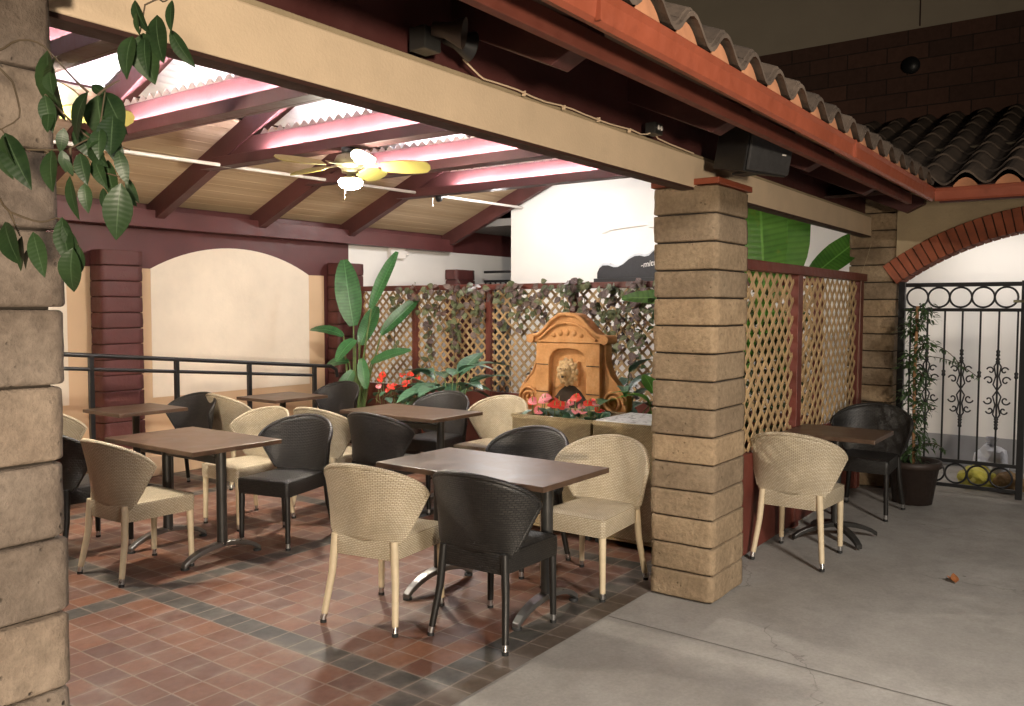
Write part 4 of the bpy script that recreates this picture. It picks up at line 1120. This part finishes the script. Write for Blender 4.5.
for st_,en,n in (((0,0,1.2),(.35,-.42,1.02),40),((0,0,1.3),(.1,-.30,1.16),26),((0,0,.42),(-.08,-.25,.46),34),((0,0,.5),(.05,.2,.4),20)):
    a=V(st_);b=V(en); mid=(a+b)/2+V((0,0,.13)); cv=[a*(1-f)**2+mid*2*f*(1-f)+b*f*f for f in [i/10 for i in range(11)]]; s.tube(cv,.003,4)
    for k in range(n):
        f=rnd(.2,1); i=min(9,int(f*10)); p=cv[i].lerp(cv[i+1],f*10-i); d=V((rnd(-1,1),rnd(-1,1),rnd(-1,.3))); m.leaf(p,d,UP,rnd(.03,.05),rnd(.01,.02),.4,.1,3)
m.build('leaves',M['vine'],t); s.build('stems',M['twig'],t)

# dry leaf and litter on concrete
m=MB(); m.leaf((0,0,0),(1,.4,.1),UP,.07,.045,-.5,.5,5); m.leaf((.02,.01,0),(.3,1,.15),UP,.05,.03,-.4,.5,5)
o=m.build('fallen_leaf',M['dryleaf'],loc=(5.49,.80,.002)); tag(o,'dry reddish brown leaf lying on the concrete','leaf')
CAMTAG=None
# hanging ficus branches in the near left corner, from a potted tree just outside the frame
FL=[[0.7916,1.3546,2.0469,0.7583,1.3464,1.9908,0.5],[0.8093,1.3544,2.0562,0.8046,1.3401,1.9807,0.7],[0.8154,1.3219,2.081,0.801,1.3124,2.0111,0.6],[0.7804,1.3273,2.0963,0.7818,1.3227,2.0481,0.5],[0.8225,1.2894,2.1005,0.8061,1.2791,2.051,0.35],[0.719,1.4904,2.0301,0.707,1.4914,1.9254,0.55],[0.6902,1.4259,1.9772,0.6867,1.4204,1.944,0.8],[0.728,1.3814,1.9467,0.7023,1.4266,1.8823,0.45],[0.7802,1.4477,1.9618,0.7734,1.4415,1.889,0.7],[0.787,1.4374,1.9667,0.7856,1.3896,1.9049,0.5],[0.7712,1.385,1.9166,0.7513,1.361,1.852,0.6],[0.7419,1.4052,1.87,0.7369,1.366,1.8328,0.5],[0.6959,1.4053,1.8517,0.6983,1.3988,1.8196,0.5],[0.6923,1.4305,1.8538,0.672,1.4109,1.792,0.5],[0.7185,1.3929,1.849,0.714,1.3737,1.8018,0.5],[0.7482,1.4024,1.8461,0.739,1.3775,1.8035,0.5],[0.7719,1.4052,1.8464,0.7653,1.3988,1.7852,0.5],[0.7391,1.4189,1.8053,0.7309,1.4083,1.7626,0.5],[0.7425,1.4745,1.8222,0.7391,1.4712,1.7523,0.35],[0.7519,1.3309,1.7995,0.7443,1.342,1.7112,0.5],[0.8099,1.4172,1.8238,0.8137,1.3999,1.7835,0.35],[0.7809,1.4398,1.8035,0.7735,1.4245,1.7643,0.35],[0.7179,1.4555,1.7496,0.7144,1.4389,1.6741,0.45],[0.7187,1.4232,1.6968,0.7112,1.4417,1.6227,0.5],[0.7316,1.4258,1.6993,0.739,1.4421,1.6584,0.4],[0.6663,1.5341,1.889,0.6683,1.4798,1.8037,0.4],[0.6543,1.5137,1.8814,0.659,1.5221,1.8094,0.45],[0.6525,1.5115,1.7391,0.6405,1.4735,1.675,0.6],[0.6698,1.4537,1.7211,0.6627,1.412,1.6535,0.35],[0.7015,1.5625,1.722,0.7047,1.5844,1.664,0.4],[0.7316,1.4837,1.744,0.7372,1.4708,1.6828,0.45],[0.7492,1.4669,1.9031,0.7492,1.4262,1.8585,0.5],[0.7094,1.4241,1.8912,0.7021,1.4244,1.8546,0.5],[0.7481,1.3842,1.8929,0.728,1.3609,1.8518,0.5],[0.7831,1.472,1.9829,0.7923,1.4441,1.962,0.5],[0.7736,1.3763,1.8602,0.77,1.3534,1.8116,0.4],[0.6913,1.4468,1.944,0.6886,1.4275,1.8881,0.45],[0.7382,1.5,1.9525,0.7338,1.514,1.9112,0.4]]
FS=[[[0.6236,1.5996,1.8781],[0.6724,1.5316,1.8649],[0.7068,1.4842,1.8617],[0.7316,1.4505,1.8651],[0.757,1.4173,1.8819],[0.7907,1.3693,1.862]],[[0.7068,1.4842,1.8617],[0.7225,1.4604,1.8367],[0.7349,1.4424,1.825],[0.7595,1.4086,1.8251],[0.7828,1.3759,1.8152]],[[0.6202,1.5968,1.7945],[0.668,1.528,1.7579],[0.6969,1.487,1.7413],[0.7188,1.4574,1.7464],[0.7328,1.4343,1.7031]],[[0.8229,1.3522,2.1628],[0.8155,1.357,2.1043],[0.8087,1.3623,2.0575]],[[0.8229,1.3522,2.1628],[0.8307,1.337,2.1127],[0.8407,1.3236,2.1161]],[[0.6391,1.5905,2.0118],[0.6849,1.5202,1.9284],[0.6638,1.5461,1.8949]],[[0.7106,1.4872,1.9536],[0.7336,1.452,1.9119],[0.757,1.4173,1.8819],[0.77,1.4063,1.9588]],[[0.6292,1.604,2.0117],[0.6898,1.524,2.0454],[0.7167,1.4856,2.0288],[0.7191,1.479,1.992]],[[0.7533,1.4293,1.9587],[0.7413,1.4475,1.9787],[0.7167,1.4856,2.0288]],[[0.7629,1.4156,1.9537],[0.7713,1.4052,1.9655],[0.7857,1.3867,1.9789]],[[0.7316,1.4505,1.8651],[0.7316,1.4462,1.8183]],[[0.7828,1.3759,1.8152],[0.7863,1.3701,1.8052]],[[0.668,1.528,1.7579],[0.6762,1.5132,1.7179]],[[0.6236,1.5996,1.8781],[0.659,1.553,1.8982],[0.6685,1.5391,1.8882]]]
t=thing('ficus_tree',(.22,1.66,0),'ficus tree whose leafy branches hang in front of the foreground block pillar','tree')
O=V((.22,1.66,0)); random.seed(5)
p=MB(); p.lathe([(0,0),(.15,0),(.2,.38),(.215,.38),(.215,.42),(.19,.42),(.185,.37),(0,.37)],(0,0,0),22); p.build('pot',M['pot'],t)
p=MB(); p.tube([(0,0,.36),(.01,-.01,1.0),(.02,-.02,1.7),(.05,-.03,2.35)],[.028,.024,.018,.01],9); p.build('trunk',M['twig'],t)
m=MB(); s=MB()
for br in FS:
    pts=[V(q)-O for q in br]
    if br[0][0]<.65: pts=[V((.02,-.02,pts[0].z-.12))]+pts
    if br[0][2]>2.15: pts=[V((.05,-.03,2.33))]+pts
    cv=[]
    for i in range(len(pts)-1):
        p0,p1,p2,p3=pts[max(i-1,0)],pts[i],pts[i+1],pts[min(i+2,len(pts)-1)]
        for f in (0,.25,.5,.75): cv.append(.5*(2*p1+(p2-p0)*f+(2*p0-5*p1+4*p2-p3)*f*f+(3*p1-p0-3*p2+p3)*f**3))
    cv.append(pts[-1]); s.tube(cv,[.0026-.0017*i/len(cv) for i in range(len(cv))],5)
for q in FL:
    a=V(q[:3])-O; b=V(q[3:6])-O; L=(b-a).length
    f=TC+V((rnd(-.5,.5),rnd(-.5,.5),rnd(0,.5)))
    m.leaf(a,b-a,f,L*1.05,max(.016,L*q[6]*1.12),rnd(.05,.5),rnd(.1,.3),8,prof=lambda x:(math.sin(PI*x)**.75*(1-.3*x*x)) if 0<x<1 else 0)
    if rnd(0,1)<.38:
        c=a+V((rnd(-.022,.022),rnd(-.02,.02),rnd(-.03,.01))); l=L*rnd(.7,.95)
        m.leaf(c,(b-a)+V((rnd(-.5,.5),rnd(-.5,.5),rnd(-.2,.2)))*L,f,l,l*.42,rnd(.1,.5),rnd(.1,.3),8,prof=lambda x:(math.sin(PI*x)**.75*(1-.3*x*x)) if 0<x<1 else 0)
for k in range(150):
    a=V((rnd(-.25,.25),rnd(-.25,.2),rnd(1.9,2.6))); 
    if a.x>.2: continue
    m.leaf(a,V((rnd(-1,1),rnd(-1,1),rnd(-1.5,.2))),V((rnd(-1,1),rnd(-1,1),1)),.075,.034,.3,.2,5)
m.build('leaves',M['ficus'],t); s.build('branches',M['twig'],t)


# ------------------------------------------------------------------ lights
def lamp(name,typ,loc_,power,col,**k):
    L=bpy.data.lights.new(name,typ); L.energy=power; L.color=col
    for a,b in k.items(): setattr(L,a,b)
    o=bpy.data.objects.new(name,L); COL.objects.link(o); o.location=loc_; return o
def aim(o,p): o.rotation_euler=(V(p)-o.location).to_track_quat('-Z','Y').to_euler()
a=lamp('passage_lamp','AREA',(8.45,5.2,2.75),8,(1,.97,.92),shape='RECTANGLE',size=2.2,size_y=.3); aim(a,(9.7,5.0,1.9))
a=lamp('passage_lamp','AREA',(8.9,1.0,2.3),11,(1,.92,.84),shape='RECTANGLE',size=1.0,size_y=.3); aim(a,(9.7,.8,1.2))
a=lamp('passage_lamp','POINT',(8.15,6.15,2.95),105,(1,.96,.92),shadow_soft_size=.12)
a=lamp('courtyard_lamp','AREA',(-3.0,-3.9,1.25),145,(1,.84,.65),shape='DISK',size=.6,spread=rad(84)); aim(a,(1.7,2,1.6))
a=lamp('courtyard_lamp','AREA',(1.3,-2.9,4.0),112,(1,.93,.85),shape='DISK',size=.8,spread=rad(95)); aim(a,(3.6,.5,0))

w=bpy.data.worlds.new('World'); S.world=w; w.use_nodes=True
nt=w.node_tree; bg=nt.nodes['Background']
sky=nt.nodes.new('ShaderNodeTexSky'); sky.sky_type='NISHITA'; sky.sun_disc=False; sky.sun_elevation=rad(-3); sky.sun_rotation=rad(40)
nt.links.new(sky.outputs[0],bg.inputs[0]); bg.inputs[1].default_value=.02

# ------------------------------------------------------------------ camera
cam=bpy.data.cameras.new('Camera'); co=bpy.data.objects.new('Camera',cam); COL.objects.link(co); S.camera=co
yw,pt,rl=rad(36.126),rad(-3.04),rad(.123)
f=V((math.cos(yw)*math.cos(pt),math.sin(yw)*math.cos(pt),math.sin(pt))); rt=V((math.sin(yw),-math.cos(yw),0)); up=rt.cross(f)
r2=rt*math.cos(rl)+up*math.sin(rl); u2=-rt*math.sin(rl)+up*math.cos(rl)
co.matrix_world=Matrix(((r2.x,u2.x,-f.x,0),(r2.y,u2.y,-f.y,0),(r2.z,u2.z,-f.z,1.6),(0,0,0,1)))
cam.sensor_width=36; cam.lens=36*854.67/1024; cam.clip_start=.05; cam.clip_end=500
S.view_settings.view_transform='Standard'; S.view_settings.look='None'; S.view_settings.exposure=0; S.view_settings.gamma=1; S.view_settings.use_curve_mapping=False
S.render.engine='CYCLES'; S.cycles.use_denoising=True
try: S.cycles.denoiser='OPENIMAGEDENOISE'
except Exception: pass
S.cycles.max_bounces=8; S.cycles.diffuse_bounces=5; S.cycles.sample_clamp_indirect=6
